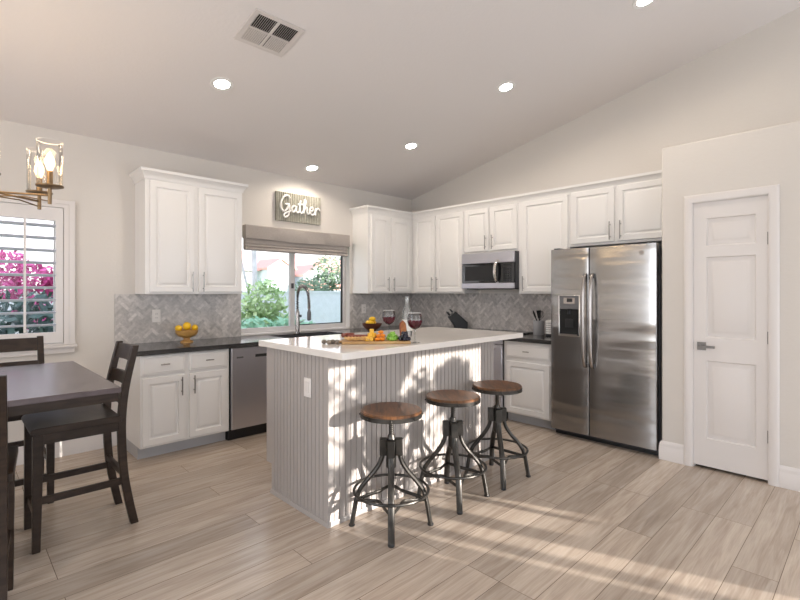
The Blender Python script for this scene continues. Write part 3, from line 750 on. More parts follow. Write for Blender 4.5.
tag(obj('island_countertop', MB().box(-3.324, -1.470, -2.722, -1.757, IZ, 1.037), M['quartz'], bevel=.004), 'white quartz countertop of the island', 'countertop')

# ------------------------------------------------------------------ outlets on the backsplash
def outlet(label, x, z):
    t = thing('wall_outlet', label, 'outlet', (x, -.0085, z))
    obj('plate', MB().box(-.037, .037, -.006, 0, -.060, .060), M['plate'], t, bevel=.003)
    s_ = MB(); s_.box(-.018, .018, -.009, -.005, -.034, .034); obj('receptacle', s_, M['plate'], t, bevel=.002)
    sl = MB()
    for dz in (-.018, .018):
        for dx in (-.006, .006): sl.box(dx - .0012, dx + .0012, -.0095, -.0085, dz - .006, dz + .006)
    obj('slots', sl, M['charcoal'], t)
outlet('cream wall outlet on the tiles left of the pedestal bowl', -3.46, 1.148)
outlet('cream wall outlet on the tiles above the dark fruit bowl', -.922, 1.15)

# ------------------------------------------------------------------ sign and roman shade
sg = thing('wall_sign', 'corrugated metal sign with raised white script reading Gather above the window', 'sign', (-2.214, -.001, 2.185))
SW, SH = .589, .328
pl = []
n = 100
for i in range(n + 1): pl.append((SW * i / n, -.030 - .004 * math.cos(2 * PI * i / n * 25)))
sm_ = MB().prism(pl + [(SW, -.022), (0, -.022)], 'z', 0, SH); obj('corrugated_sheet', sm_, M['signmetal'], sg)
fb = MB()
fb.frame(0, SW, 0, SH, -.0215, 0, .012)
obj('backing_frame', fb, M['signmetal'], sg)
ST = [[(.275, .20), (.24, .11), (.16, .14), (.085, .34), (.075, .54), (.13, .66), (.20, .60), (.255, .42), (.262, .60), (.235, .80), (.17, .87), (.14, .80), (.20, .71), (.30, .62)],
      [(.17, .43), (.215, .41), (.262, .41)],
      [(.41, .47), (.36, .44), (.32, .54), (.345, .66), (.40, .57), (.422, .44), (.415, .60), (.45, .665), (.485, .60)],
      [(.515, .22), (.495, .45), (.50, .62), (.53, .665), (.57, .60)], [(.455, .37), (.56, .345)],
      [(.575, .60), (.625, .33), (.625, .18), (.598, .22), (.59, .45), (.585, .67)], [(.588, .58), (.635, .44), (.665, .48), (.66, .62), (.695, .66), (.74, .58)],
      [(.74, .58), (.80, .50), (.785, .41), (.74, .45), (.735, .60), (.785, .68), (.84, .60)],
      [(.84, .60), (.872, .42), (.868, .55), (.862, .675)], [(.866, .54), (.895, .45), (.930, .42), (.958, .46), (.955, .50)]]
lt = MB()
for s_ in ST:
    p = smooth_path([(u * SW, -.048, SH * (1 - v)) for u, v in s_], 5)
    lt.tube(p, .0112, 8, flat=(.9, 1.0))
obj('lettering', lt, M['white'], sg, label='raised white cursive letters spelling Gather')
so_ = MB()
for s_ in ST:
    u, v = s_[len(s_) // 2]; so_.box(u * SW - .004, u * SW + .004, -.045, -.03, SH * (1 - v) - .004, SH * (1 - v) + .004)
obj('standoff', so_, M['grey'], sg)

rs = thing('roman_shade', 'folded grey linen roman shade across the top of the kitchen window', 'window shade', (-2.603, -.001, 1.82))
SW = 1.394
def wavy(prof, xs, f): return [[(x, y + f(x, i)[0], z + f(x, i)[1]) for i, (y, z) in enumerate(prof)] for x in xs]
xs = [SW * i / 24 for i in range(25)]
vp = [(0, .27), (-.075, .272), (-.082, .262), (-.080, .20), (-.084, .125), (-.080, .118), (-.03, .12), (0, .13)]
vm = MB().loft(wavy(vp, xs, lambda x, i: (.003 * math.sin(x * 9 + i), .006 * math.sin(x * 5.2 + 1) if 3 < i < 7 else 0)))
obj('valance', vm, M['linen'], rs)
lp = [(-.01, .16), (-.06, .15), (-.062, .10), (-.070, .082), (-.060, .066), (-.074, .050), (-.064, .034), (-.076, .012), (-.066, .0), (-.03, .002), (-.012, .02)]
xs2 = [.004 + (SW - .03) * i / 24 for i in range(25)]
lm_ = MB().loft(wavy(lp, xs2, lambda x, i: (.002 * math.sin(x * 7 + i * 2), .003 * math.sin(x * 4 + i))))
obj('folds', lm_, M['linen'], rs)

# ------------------------------------------------------------------ ceiling fixtures
TILT = -math.atan(SL)
def on_ceiling(o, x, y):
    o.location = (x, y, ceil_z(y) - .001); o.rotation_euler = (TILT, 0, 0)
SPOTS = [(-3.354, -1.23, 'recessed ceiling light beside the air vent'), (-1.24, -2.406, 'recessed ceiling light above the right half of the island'),
         (-1.231, -1.19, 'recessed ceiling light above the range side of the island'), (-1.91, -.285, 'recessed ceiling light nearest the Gather sign'),
         (-1.255, -3.59, 'recessed ceiling light at the top edge in front of the pantry')]
for i, (x, y, lab) in enumerate(SPOTS):
    t = thing('recessed_light', lab, 'ceiling light', group='recessed ceiling lights'); on_ceiling(t, x, y)
    obj('trim_ring', MB().lathe([(.058, -.002), (.085, -.004), (.088, 0), (.055, 0)], 28, (0, 0, 0), False, False), M['white'], t)
    obj('lens', MB().lathe([(.057, -.002), (.057, 0)], 28), M['lens'], t)
    l = bpy.data.lights.new('downlight', 'SPOT'); l.energy = 17; l.color = (1.0, .88, .75); l.spot_size = R(170); l.spot_blend = .45; l.shadow_soft_size = .06
    lo = bpy.data.objects.new('downlight', l); COL.objects.link(lo); lo.parent = t; lo.location = (0, 0, -.03)
vt = thing('air_vent', 'square white louvred air vent in the sloped ceiling', 'vent'); on_ceiling(vt, -3.312, -1.893)
hw, hh = .18, .162
fm = MB()
fm.frame(-hw, hw, -hh, hh, -.008, 0, .035, .035, .032, .032, axis='z')
fm.box(-.010, .010, -hh + .032, hh - .032, -.0095, -.001); fm.box(-hw + .035, -.0105, -.007, .007, -.009, -.001); fm.box(.0105, hw - .035, -.007, .007, -.009, -.001)
obj('frame', fm, M['vent'], vt, bevel=.002)
obj('duct_shade', MB().box(-hw + .03, hw - .03, -hh + .03, hh - .03, -.0015, -.0005), M['dark'], vt)  # flat dark sheet behind the slats, standing in for shade up the opening
for sy in (-1, 1):
    for sx in (-1, 1):
        for j in range(10):
            x = sx * (.016 + j * .0135 + .006); a_ = R(42 if sy < 0 else 6)
            m = MB(); dx, dz = .0065 * math.cos(a_), .0065 * math.sin(a_)
            ya_, yb_ = (.008, hh - .032) if sy > 0 else (-hh + .032, -.008)
            m.loft([[(x - dx, y, -.007 - dz), (x + dx, y, -.007 + dz), (x + dx + .0008, y, -.0065 + dz), (x - dx + .0008, y, -.0065 - dz)] for y in (ya_, yb_)])
            obj('slat', m, M['vent'], vt)

# chandelier over the table
ch = thing('chandelier', 'aged brass chandelier with clear glass cylinder shades over the dining table', 'chandelier', (-4.715, -1.635, 1.88))
st = MB().lathe([(.0, -.03), (.014, -.025), (.018, 0), (.030, .008), (.030, .02), (.012, .03), (.010, .30), (.018, .318), (.020, .330), (.018, .342), (.008, .36)], 16); obj('centre_column', st, M['brass'], ch)
cz = ceil_z(-1.635) - 1.88
obj('chain_rod', MB().tube([(0, 0, .36), (0, 0, cz - .02)], .005, 8), M['brass'], ch)
obj('canopy', MB().lathe([(.065, -.02), (.06, .0), (.02, -.045)][::-1], 20, (0, 0, cz)), M['brass'], ch)
for an_ in (-100, -25, 33, 102, 150, 207):
    a_ = R(an_); c_, s_ = math.cos(a_), math.sin(a_); r_ = .245; ex, ey = r_ * c_, r_ * s_
    ar = MB().tube([(.01 * c_, .01 * s_, .004), (ex, ey, .0)], .0055, 8); ar.tube([(.012 * c_, .012 * s_, -.016), (ex * .55, ey * .55, -.012), (ex, ey, -.03)], .0035, 6)
    ar.tube([(ex, ey, -.045), (ex, ey, .05)], .009, 10)
    am = obj('arm', ar, M['brass'], ch)
    obj('cup', MB().lathe([(.010, .038), (.040, .040), (.060, .046), (.062, .052), (.012, .056)], 24, (ex, ey, 0)), M['brass'], am)
    obj('rim_glint', MB().tube([(ex + .0568 * math.cos(k * PI / 14), ey + .0568 * math.sin(k * PI / 14),   .285) for k in range(28)], .0007, 5, closed=True), M['white'], am)  # thin white line painting the glint on the clear glass edge
    obj('candle_sleeve', MB().lathe([(.014, .05), (.014, .125), (.012, .13)], 14, (ex, ey, 0)), M['brass'], am)
    gs = MB().lathe([(.056, .054), (.057, .285)], 28, (ex, ey, 0), False, False); obj('glass_shade', gs, M['glass'], am)
    obj('bulb', MB().lathe([(.009, .128), (.013, .14), (.022, .166), (.021, .19), (.010, .215), (.002, .228)], 16, (ex, ey, 0)), M['bulb'], am)
    l = bpy.data.lights.new('candle_light', 'POINT'); l.energy = 1.2; l.color = (1, .72, .42); l.shadow_soft_size = .03
    lo = bpy.data.objects.new('candle_light', l); COL.objects.link(lo); lo.parent = am; lo.location = (ex, ey, .25)

# ------------------------------------------------------------------ bar stools
def stool(label, loc, rot):
    t = thing('bar_stool', label, 'stool', loc, R(rot), 'industrial bar stools at the island')
    Z = .685
    obj('seat', MB().lathe([(.0, Z - .034), (.174, Z - .034), (.179, Z - .03), (.180, Z - .006), (.174, Z), (.0, Z)], 40, cap0=False, cap1=False), M['seatwood'], t)
    rm = MB().lathe([(.150, Z - .040), (.1825, Z - .040), (.1825, Z - .016), (.1795, Z - .016), (.1795, Z - .034), (.150, Z - .034)], 40, cap0=False, cap1=False)
    rim = obj('seat_rim', rm, M['iron'], t)
    for i in range(8):
        a = 2 * PI * i / 8; b = MB().ball((.183 * math.cos(a), .183 * math.sin(a), Z - .028), .0065, 8); obj('bolt', b, M['iron'], rim)
    cs = MB()
    for a in (0, PI / 2): cs.box(-.15, .15, -.012, .012, Z - .046, Z - .040) if a == 0 else cs.box(-.012, .012, -.15, .15, Z - .046, Z - .040)
    cs.lathe([(.035, Z - .055), (.045, Z - .046)], 20); obj('seat_bracket', cs, M['iron'], t)
    obj('screw_post', MB().lathe([(.0125, .33)] + [(.0125 if k % 2 else .0150, .34 + k * .006) for k in range(48)] + [(.0125, Z - .05)], 16), M['iron'], t)
    obj('hub', MB().lathe([(.018, .33), (.030, .345), (.030, .495), (.026, .51), (.019, .535)], 20), M['iron'], t)
    for i in range(4):
        a = PI / 2 * i; c, s = math.cos(a), math.sin(a)
        prof = [(.046, .505), (.047, .45), (.053, .405), (.070, .362), (.102, .314), (.148, .262), (.186, .208), (.206, .150), (.219, .08), (.232, .006)]
        pts = smooth_path([(r * c, r * s, z) for r, z in prof], 4)
        lg = obj('leg', MB().tube(pts, [.0165] * len(pts), 10, flat=(1.15, .85)), M['iron'], t)
        k = MB(); k.box(.024, .068, -.022, .022, .415, .512); o = obj('clamp', k, M['iron'], lg, bevel=.004); o.rotation_euler = (0, 0, a)
        ft = MB().lathe([(.018, 0), (.019, .006), (.014, .014)], 14, (.232 * c, .232 * s, 0)); obj('foot', ft, M['black'], lg)
        # curved brace to the next leg
        b0, b1 = a, a + PI / 2; bp = []
        for q in range(13):
            u = q / 12; an = b0 + (b1 - b0) * u; r = .205 - .105 * math.sin(PI * u) ** .8
            bp.append((r * math.cos(an), r * math.sin(an), .152 + .018 * math.sin(PI * u)))
        obj('brace', MB().tube(bp, .0095, 8, flat=(.6, 1.2)), M['iron'], t)
    obj('foot_ring', MB().tube([(.219 * math.cos(2 * PI * k / 48), .219 * math.sin(2 * PI * k / 48), .212) for k in range(48)], .0085, 8, closed=True), M['iron'], t)
stool('round wooden bar stool nearest the camera, at the island corner', (-3.0, -2.765, 0), 47)
stool('middle of the three round wooden bar stools at the island', (-2.45, -2.78, 0), 50)
stool('round wooden bar stool farthest right, in front of the range', (-1.94, -2.785, 0), 45)

# ------------------------------------------------------------------ dining table and chairs
TX1, TX0, TY0, TY1 = -4.275, -5.68, -2.22, -1.03
tb = thing('dining_table', 'dark counter-height dining table under the chandelier', 'table', ((TX0 + TX1) / 2, (TY0 + TY1) / 2, 0))
hx, hy = (TX1 - TX0) / 2, (TY1 - TY0) / 2
obj('tabletop', MB().box(-hx, hx, -hy, hy, .888, .915), M['tabletop'], tb, bevel=.004)
ap = MB(); q = .012
ap.frame(-hx + q, hx - q, -hy + q, hy - q,   .846, .888, .022, axis='z')
obj('apron', ap, M['espresso'], tb)
for sx in (-1, 1):
    for sy in (-1, 1):
        x, y = sx * .15, sy * .17
        obj('leg', MB().box(x - .05, x + .05, y - .05, y + .05, 0, .888), M['espresso'], tb, bevel=.005)
sf = MB(); sf.box(-.0995, .0995, -.2, .2, .10, .13); obj('shelf', sf, M['espresso'], tb)

def chair(label, loc, rot):
    t = thing('counter_chair', label, 'chair', loc, R(rot), 'dark wooden counter chairs')
    hw = .195
    xs = [-.21 + .42 * i / 12 for i in range(13)]
    top = lambda x:   .658 - .010 * (1 - (x / .21) ** 2)
    sm = MB().loft([[(x, -.225, .620), (x, -.232, .639), (x, -.222, top(x) - .004), (x, -.21, top(x)), (x, .17, top(x)), (x, .19, .650), (x, .19, .620)] for x in xs])
    obj('seat', sm, M['espresso'], t, bevel=.003)
    a = MB(); a.box(-hw + .02, hw - .02, -.195, -.175,   .565, .620); a.box(-hw + .005, -hw + .025, -.19, .19,   .565, .620); a.box(hw - .025, hw - .005, -.19, .19,   .565, .620); a.box(-hw + .02, hw - .02, .175, .195,   .565, .620)
    obj('seat_frame', a, M['espresso'], t)
    for sx in (-1, 1):
        x = sx * (hw - .02); l = MB()
        l.loft([[(x + dx * k_, -.195 + dy * k_ + oy, z) for dx, dy in ((-.022, -.022), (.022, -.022), (.022, .022), (-.022, .022))] for z, k_, oy in ((0, .8, -.008), (.62, 1.08, 0))])
        obj('leg', l, M['espresso'], t, bevel=.003)
        path = [(0, .262), (.15, .232), (.33, .205), (.55, .195), (.70, .200), (.85, .222), (1.055, .268)]
        pts = smooth_path([(0, y, z) for z, y in path], 4); rings = []
        for p in pts:
            d_ = .021 if p.z < .7 else .021 - .004 * (p.z - .7) / .35
            rings.append([(x - .018, p.y - d_, p.z), (x + .018, p.y - d_, p.z), (x + .018, p.y + d_, p.z), (x - .018, p.y + d_, p.z)])
        obj('back_post', MB().loft(rings), M['espresso'], t, bevel=.003)
        obj('stretcher', MB().box(x - .010, x + .010, -.19, .21, .248, .284), M['espresso'], t)
    obj('stretcher', MB().box(-hw + .02, hw - .02, -.206, -.184, .155, .191), M['espresso'], t)
    obj('stretcher', MB().box(-hw + .02, hw - .02, .188, .208, .30, .336), M['espresso'], t)
    for (za, zb, ya, yb) in ((.955, 1.045, .244, .265), (.815, .885, .216, .230), (.695, .750, .199, .206)):
        m = MB(); n = 8; rings = []
        for i in range(n + 1):
            u = -1 + 2 * i / n; x = u * (hw - .03); c = .022 * (1 - u * u)
            rings.append([(x, ya + c - .009, za), (x, ya + c + .009, za), (x, yb + c + .009, zb), (x, yb + c - .009, zb)])
        obj('back_slat', m.loft(rings), M['espresso'], t, bevel=.002)
    return t
chair('dark wooden counter chair at the right end of the table, seen side on', (-4.340, -1.497, 0), -90)
chair('dark wooden counter chair between the table and the shuttered window', (-4.570, -.80, 0), 0)
chair('dark wooden counter chair cut by the left edge of the photo, nearest the camera', (-4.875, -2.15, 0), 173)
vs = thing('vase', 'small teal glazed vase on the dining table at the left edge', 'vase', (-4.83, -1.83, .915))
obj('body', MB().lathe([(.0, 0), (.035, 0), (.055, .03), (.058, .055), (.045, .085), (.030, .10), (.034, .112), (.028, .112)], 24, cap1=False), M['teal'], vs)

# ------------------------------------------------------------------ things on the island
TOPZ = 1.037
BA = math.atan2(-.28, .347)
ux, uy = math.cos(BA), math.sin(BA); vx, vy = -uy, ux
def bp(u, v, z=0): return (-3.071 + ux * u + vx * v, -2.377 + uy * u + vy * v, TOPZ + z)
bd = thing('cutting_board', 'long wooden cutting board of snacks on the island', 'cutting board', bp(0, 0), BA)
bo = MB(); bo.box(0, .446, 0, .19, .0, .018); obj('board', bo, M['board'], bd, bevel=.006, seg=3)
obj('grip', MB().box(-.09, .004, .07, .12, .002, .017), M['board'], bd, bevel=.006)
BZ = .0185
def lay(o, u, v, z, rz=0.0): o.location = bp(u, v, z); o.rotation_euler = (0, 0, BA + rz)
for i, (u, v, rz, ln, where) in enumerate(((.03, .150, .15, .17, 'back left of the board'), (.06, .118, -.1, .19, 'left of the board beside the crackers'), (.000, .176, .45, .085, 'far back corner of the board'))):
    m = MB(); pts = smooth_path([(0, 0, .0205), (ln * .35, .012, .021), (ln * .7, .004, .021), (ln, -.012, .0205)], 5)
    m.tube(pts, [.0145 if 0 < k < len(pts) - 1 else .005 for k in range(len(pts))], 10)
    o = obj('sausage', m, M['salami']); lay(o, u, v, BZ - .006 + (.010 if i == 2 else 0), rz); tag(o, 'dark cured sausage at the ' + where, 'sausage', 'cured sausages on the board')
ck = MB(); ck.lathe([(.024, 0), (.026, .0025), (.024, .005), (.0, .006)], 18, cap1=False); ck0 = None
me = None
places = ['first', 'second', 'third', 'fourth', 'fifth', 'sixth', 'seventh']
for i in range(7):
    if i == 0: o = obj('cracker', ck, M['cracker']); ck0 = o
    else: o = ck0.copy(); COL.objects.link(o)
    o.location = bp(.035 + i * .022, .052 + .010 * (i % 2), BZ + .012); o.rotation_euler = (R(8), R(24), BA)
    tag(o, 'golden round cracker, %s from the left in the row on the board' % places[i], 'cracker', 'crackers on the board')
cc = None; k = 0
for (u, v, z, r_, lab) in ((.165, .045, 0, .2, 'front left'), (.192, .048, 0, -.3, 'front middle'), (.172, .082, 0, .5, 'back left'), (.205, .088, 0, .1, 'back right'), (.182, .064, .025, .4, 'on top at the left'), (.208, .068, .025, .8, 'on top at the right'), (.150, .075, 0, .9, 'leftmost at the edge of the crackers'), (.194, .066, .050, .2, 'crowning the pile')):
    if cc is None: o = cc = obj('cheese_cube', MB().box(-.0125, .0125, -.0115, .0115, 0, .025), M['cheese'], bevel=.002)
    else: o = cc.copy(); COL.objects.link(o)
    lay(o, u, v, BZ + z, r_); tag(o, 'yellow cheese cube in the heap mid-board, ' + lab, 'cheese', 'cheese cubes on the board')
ac = None
for (u, v, z, r_, lab) in ((.232, .04, 0, 0, 'at the front left'), (.262, .045, 0, 1, 'at the front right'), (.238, .085, 0, 2, 'at the back left'), (.268, .088, 0, .5, 'at the back right'), (.240, .060, .021, 1.4, 'on the second layer, left,'), (.266, .065, .021, .3, 'on the second layer, right,'), (.254, .064, .043, .7, 'on top')):
    if ac is None: o = ac = obj('dried_apricot', MB().ball((0, 0, .0115), .0195, 12, (1, .92, .58)), M['apricot'])
    else: o = ac.copy(); COL.objects.link(o)
    lay(o, u, v, BZ + z, r_); tag(o, 'orange dried apricot ' + lab + ' of the heap beside the grapes', 'apricot', 'dried apricots on the board')
def grapes(name, label, m_, u0, u1, v0, v1, n, r, hmax):
    t = thing(name, label, 'grapes', bp((u0 + u1) / 2, (v0 + v1) / 2, BZ), BA)
    m = MB(); L_, Wd = (u1 - u0) / 2, (v1 - v0) / 2; pts = []
    for layer in range(3):
        f = 1 - .3 * layer; z = r + layer * r * 1.35
        if z > hmax: break
        for i in range(n):
            for _ in range(20):
                x, y = random.uniform(-L_, L_) * f, random.uniform(-Wd, Wd) * f
                if (x / L_ / f) ** 2 + (y / Wd / f) ** 2 > 1: continue
                if all((x - a) ** 2 + (y - b) ** 2 + (z - c) ** 2 > (1.55 * r) ** 2 for a, b, c in pts): pts.append((x, y, z)); m.ball((x, y, z), r, 10, (1, 1, 1.1)); break
    obj('berries', m, m_, t)
    obj('stalk', MB().tube([(0, 0, r * 2), (L_ * .2, 0, r * 4.2), (L_ * .5, .01, r * 5.0)], .0022, 6), M['stem'], t)
grapes('green_grapes', 'bunch of green grapes on the cutting board', M['ggrape'],   .296, .366, .03, .15, 26, .0115, .05)
grapes('black_grapes', 'bunch of black grapes at the right end of the board', M['bgrape'], .376, .442, .004, .092, 30, .0125, .065)
bs = MB(); pr = [(-.020, 0), (.020, 0), (.024, .05), (.020, .085), (0, .102), (-.020, .085), (-.024, .05)]
t = thing('bread_slice', 'toasted brown bread slice propped upright at the right end of the board', 'bread', bp(.412, .135, BZ), BA + .3); t.rotation_euler = (R(-10), 0, BA + .3); t.scale = (1, 1, 1.25)
obj('crumb', MB().prism([(x * .9, .004 + z * .94) for x, z in pr], 'y', -.008, .008), M['toast'], t); obj('crust', MB().prism(pr, 'y', -.0065, .0065), M['crust'], t)
gl = MB().lathe([(.004, 0), (.016, .003), (.020, .012), (.015, .024), (.004, .033), (.003, .042)], 14); o = obj('garlic_bulb', gl, M['garlic']); o.location = bp(.434, .055, BZ); tag(o, 'small pale garlic bulb at the right end of the board', 'garlic')
wn = None
for (u, v, lab) in ((-.115, .055, 'leftmost of the walnuts left of the cutting board'), (-.083, .030, 'walnut second from the left beside the board'), (-.06, .052, 'walnut third from the left beside the board'), (-.030, .035, 'walnut touching the left end of the board')):
    if wn is None: o = wn = obj('walnut', MB().ball((0, 0, .0145), .0165, 14, (1.15, .95, .88)), M['walnut'])
    else: o = wn.copy(); COL.objects.link(o)
    o.location = bp(u, v, 0); o.rotation_euler = (0, 0, random.uniform(0, 6)); tag(o, 'grey-brown ' + lab if not lab.startswith('left') else 'grey-brown walnut, ' + lab, 'walnut', 'walnuts beside the board')
def wine_glass(label, x, y):
    t = thing('wine_glass', label, 'glass', (x, y, TOPZ))
    bowl = [(.004, .088), (.025, .096), (.043, .114), (.050, .138), (.049, .165), (.043, .198)]
    obj('bowl', MB().lathe(bowl, 28, cap0=False, cap1=False), M['wineglass'], t)
    obj('rim', MB().tube([(.043 * math.cos(2 * PI * k / 28), .043 * math.sin(2 * PI * k / 28), .198) for k in range(28)], .0011, 5, closed=True), M['white'], t)  # white line stands in for the glint on the clear rim
    obj('wine', MB().lathe([(.003, .090), (.024, .0975), (.0415, .115), (.0485, .138), (.0482, .152)], 28), M['wine'], t)
    obj('stem', MB().lathe([(.034, 0), (.034, .0025), (.010, .006), (.0042, .02), (.0038, .075), (.006, .09)], 20), M['wineglass'], t)
wine_glass('glass of red wine in front of the bottle, at the right end of the board', -2.655, -2.625)
wine_glass('glass of red wine behind the apricots, left of the bottle', -2.482, -2.186)
bt = thing('wine_bottle', 'pale clear-glass wine bottle behind the wine glasses', 'bottle', (-2.384, -2.281, TOPZ))
obj('glass_body', MB().lathe([(.0, .0), (.036, 0), (.038, .006), (.038, .175), (.034, .198), (.020, .222), (.0145, .240), (.0145, .290), (.016, .292), (.016, .300), (.012, .300)], 28, cap0=False, cap1=False), M['bottle'], bt)
obj('label', MB().lathe([(.0385, .045), (.0385, .13)], 28, cap0=False, cap1=False), M['label'], bt)
obj('capsule', MB().lathe([(.0155, .255), (.0155, .285), (.017, .287), (.017, .301), (.0, .302)], 20, cap0=False, cap1=False), M['bottle'], bt)

# ------------------------------------------------------------------ things on the counters
fb = thing('fruit_bowl', 'light wooden pedestal bowl of citrus on the counter left of the window', 'bowl', (-3.25, -.20, CT))
obj('bowl', MB().lathe([(.04, .045), (.078, .060), (.098, .090), (.101, .116), (.095, .116), (.089, .094), (.055, .072), (.0, .066)], 32, cap1=False), M['bowlwood'], fb)
obj('pedestal', MB().lathe([(.058, 0), (.056, .010), (.030, .022), (.028, .036), (.042, .048)], 24), M['bowlwood'], fb)
o = obj('orange', MB().ball((0, 0, 0), .038, 20), M['lemon']); o.location = (-3.25, -.205, CT + .152); tag(o, 'large yellow-orange citrus on top of the pedestal bowl', 'fruit')
lm0 = None
def lemon(label, x, y, z, rz):
    global lm0
    if lm0 is None:
        m = MB(); rg = []
        m.lathe([(.003, -.045), (.008, -.040), (.018, -.032), (.027, -.018), (.030, 0), (.027, .018), (.018, .032), (.008, .040), (.003, .045)], 18); o = lm0 = obj('lemon', m, M['lemon'])
    else: o = lm0.copy(); COL.objects.link(o)
    o.location = (x, y, z); o.rotation_euler = (R(90), 0, rz); tag(o, label, 'lemon', 'lemons in the fruit bowls')
lemon('lemon lying at the left side of the pedestal bowl', -3.318, -.183, CT + .134, .2)
lemon('lemon lying at the right side of the pedestal bowl', -3.182, -.217, CT + .134, -.2)
f2 = thing('fruit_bowl', 'dark red-brown wooden bowl of lemons on the counter in the corner right of the window', 'bowl', (-1.13, -.42, CT))
obj('bowl', MB().lathe([(.05, 0), (.052, .008), (.09, .03), (.118, .07), (.122, .092), (.115, .092), (.108, .07), (.07, .035), (.0, .025)], 32, cap1=False), M['bowldark'], f2)
lemon('lemon at the left in the dark bowl', -1.182, -.452, CT + .098, 1.1); lemon('lemon at the right in the dark bowl', -1.085, -.40, CT + .098, -.4); lemon('lemon on top of the pile in the dark bowl', -1.13, -.425, CT + .142, .9)
lemon('lemon at the back in the dark bowl', -1.14, -.365, CT + .096, .2)

kb = thing('knife_block', 'slanted black knife block on the counter near the corner', 'knife block', (-.165, -.985, CT), R(-38))
# leans to the left: local x is the lean direction (towards -x), y the width
sa = R(40); dx, dz = -math.sin(sa), math.cos(sa); nx, nz = math.cos(sa), math.sin(sa)
c0 = (.02, .02)
poly = [(c0[0] + .10, 0), (c0[0] - .055, 0), (c0[0] - .055 + dx * .02, .045), (c0[0] - .055 + dx * .14, .045 + dz * .14), (c0[0] - .055 + dx * .14 + nx * .115, .045 + dz * .14 + nz * .115), (c0[0] + .10, .085)]
obj('block', MB().prism(poly, 'y', -.05, .05), M['black'], kb, bevel=.004)
obj('front_plate', MB().box(c0[0] - .058, c0[0] - .054, -.018, .018, .004, .03), M['bright'], kb)
kn = None; ki = 0
fx, fz = c0[0] - .055 + dx * .14, .045 + dz * .14
for row, (off, names) in enumerate(((.030, ('left', 'centre', 'right')), (.082, ('left', 'right')))):
    for j, nm in enumerate(names):
        wy = (-.03, 0, .03)[j] if len(names) == 3 else (-.02, .02)[j]
        if kn is None:
            kn = t = thing('knife', 'x', 'knife'); m = MB(); m.box(-.009, .009, -.007, .007, .004, .062); obj('handle', m, M['black'], t, bevel=.004)
            m = MB(); m.box(-.0095, .0095, -.0075, .0075, 0, .006); m.box(-.009, .009, -.0072, .0072, .060, .064); obj('bolster', m, M['bright'], t)
        else: t = copy_tree(kn)
        lx, lz = fx + nx * off, fz + nz * off
        ca, sa_ = math.cos(R(-38)), math.sin(R(-38))
        lx += dx * .004; lz += dz * .004
        t.location = (-.165 + ca * lx - sa_ * wy, -.985 + sa_ * lx + ca * wy, CT + lz); t.rotation_euler = (0, -sa, R(-38))
        tag(t, 'black-handled knife in the %s row of the block, %s slot' % (('lower', 'upper')[row], nm), 'knife', 'knives in the knife block')
ut = thing('utensil_crock', 'grey ceramic utensil crock beside the refrigerator', 'crock', (-.17, -2.13, CT))
obj('crock', MB().lathe([(.054, 0), (.058, .006), (.058, .150), (.060, .158), (.053, .158), (.051, .02), (.0, .015)], 28, cap1=False), M['crock'], ut)
UX, UY, UZ = -.17, -2.13, CT + .02
def utensil(name, label, lean, az, head, off=(0, 0)):
    t = thing(name, label, 'utensil', (UX + off[0], UY + off[1], UZ)); t.rotation_euler = (0, lean, az)
    obj('handle', MB().tube([(0, 0, 0), (0, 0, .17)], .006, 8), M['black'], t)
    obj('head', head, M['black'], t)
sp1 = MB().ball((0, 0, .215), .040, 14, (.25, .8, 1.25)); utensil('serving_spoon', 'black serving spoon leaning to the left in the crock', R(20), R(112), sp1, (.011, -.028))
m = MB(); m.loft([[(-.004, -.018, .165), (.004, -.018, .165), (.004, .018, .165), (-.004, .018, .165)], [(-.004, -.036, .25), (.004, -.036, .25), (.004, .036, .25), (-.004, .036, .25)]]); utensil('spatula', 'black spatula standing upright in the crock', R(7), R(80), m, (.028, -.012))
whi = MB()
for i in range(4):
    a = PI * i / 4; c, s = math.cos(a), math.sin(a)
    whi.tube(smooth_path([(0, 0, .14), (.028 * c, .028 * s, .19), (.030 * c, .030 * s, .225), (0, 0, .255), (-.030 * c, -.030 * s, .225), (-.028 * c, -.028 * s, .19), (0, 0, .14)], 4), .0014, 5)
t = thing('whisk', 'dark wire whisk leaning to the right in the crock', 'utensil', (UX - .020, UY + .025, UZ)); t.rotation_euler = (0, R(17), R(-80)); obj('handle', MB().tube([(0, 0, 0), (0, 0, .145)], .006, 8), M['charcoal'], t); obj('wires', whi, M['charcoal'], t)
cn = thing('canister', 'white ribbed canister with dark bands against the refrigerator', 'canister', (-.20, -2.285, CT))
pr = [(.046, 0), (.048, .004), (.048, .022)]
obj('base', MB().lathe(pr, 24), M['charcoal'], cn)
pr = []
for i in range(6): pr += [(.046, .024 + i * .023), (.048, .027 + i * .023), (.048, .042 + i * .023), (.046, .045 + i * .023)]
obj('body', MB().lathe(pr + [(.038, .168), (.0, .172)], 24, cap1=False), M['white'], cn)
for i in range(5): obj('band', MB().lathe([(.0468, .0445 + i * .023), (.0468, .0495 + i * .023)], 24, cap0=False, cap1=False), M['grey'], cn)
o = obj('spoon_rest', MB().tube([(-.24, -1.995, CT + .010), (-.16, -2.0, CT + .010), (-.05, -2.01, CT + .012)], [.016, .008, .006], 8, flat=(1, .5)), M['black']); tag(o, 'black spoon lying on the counter edge beside the range', 'spoon')

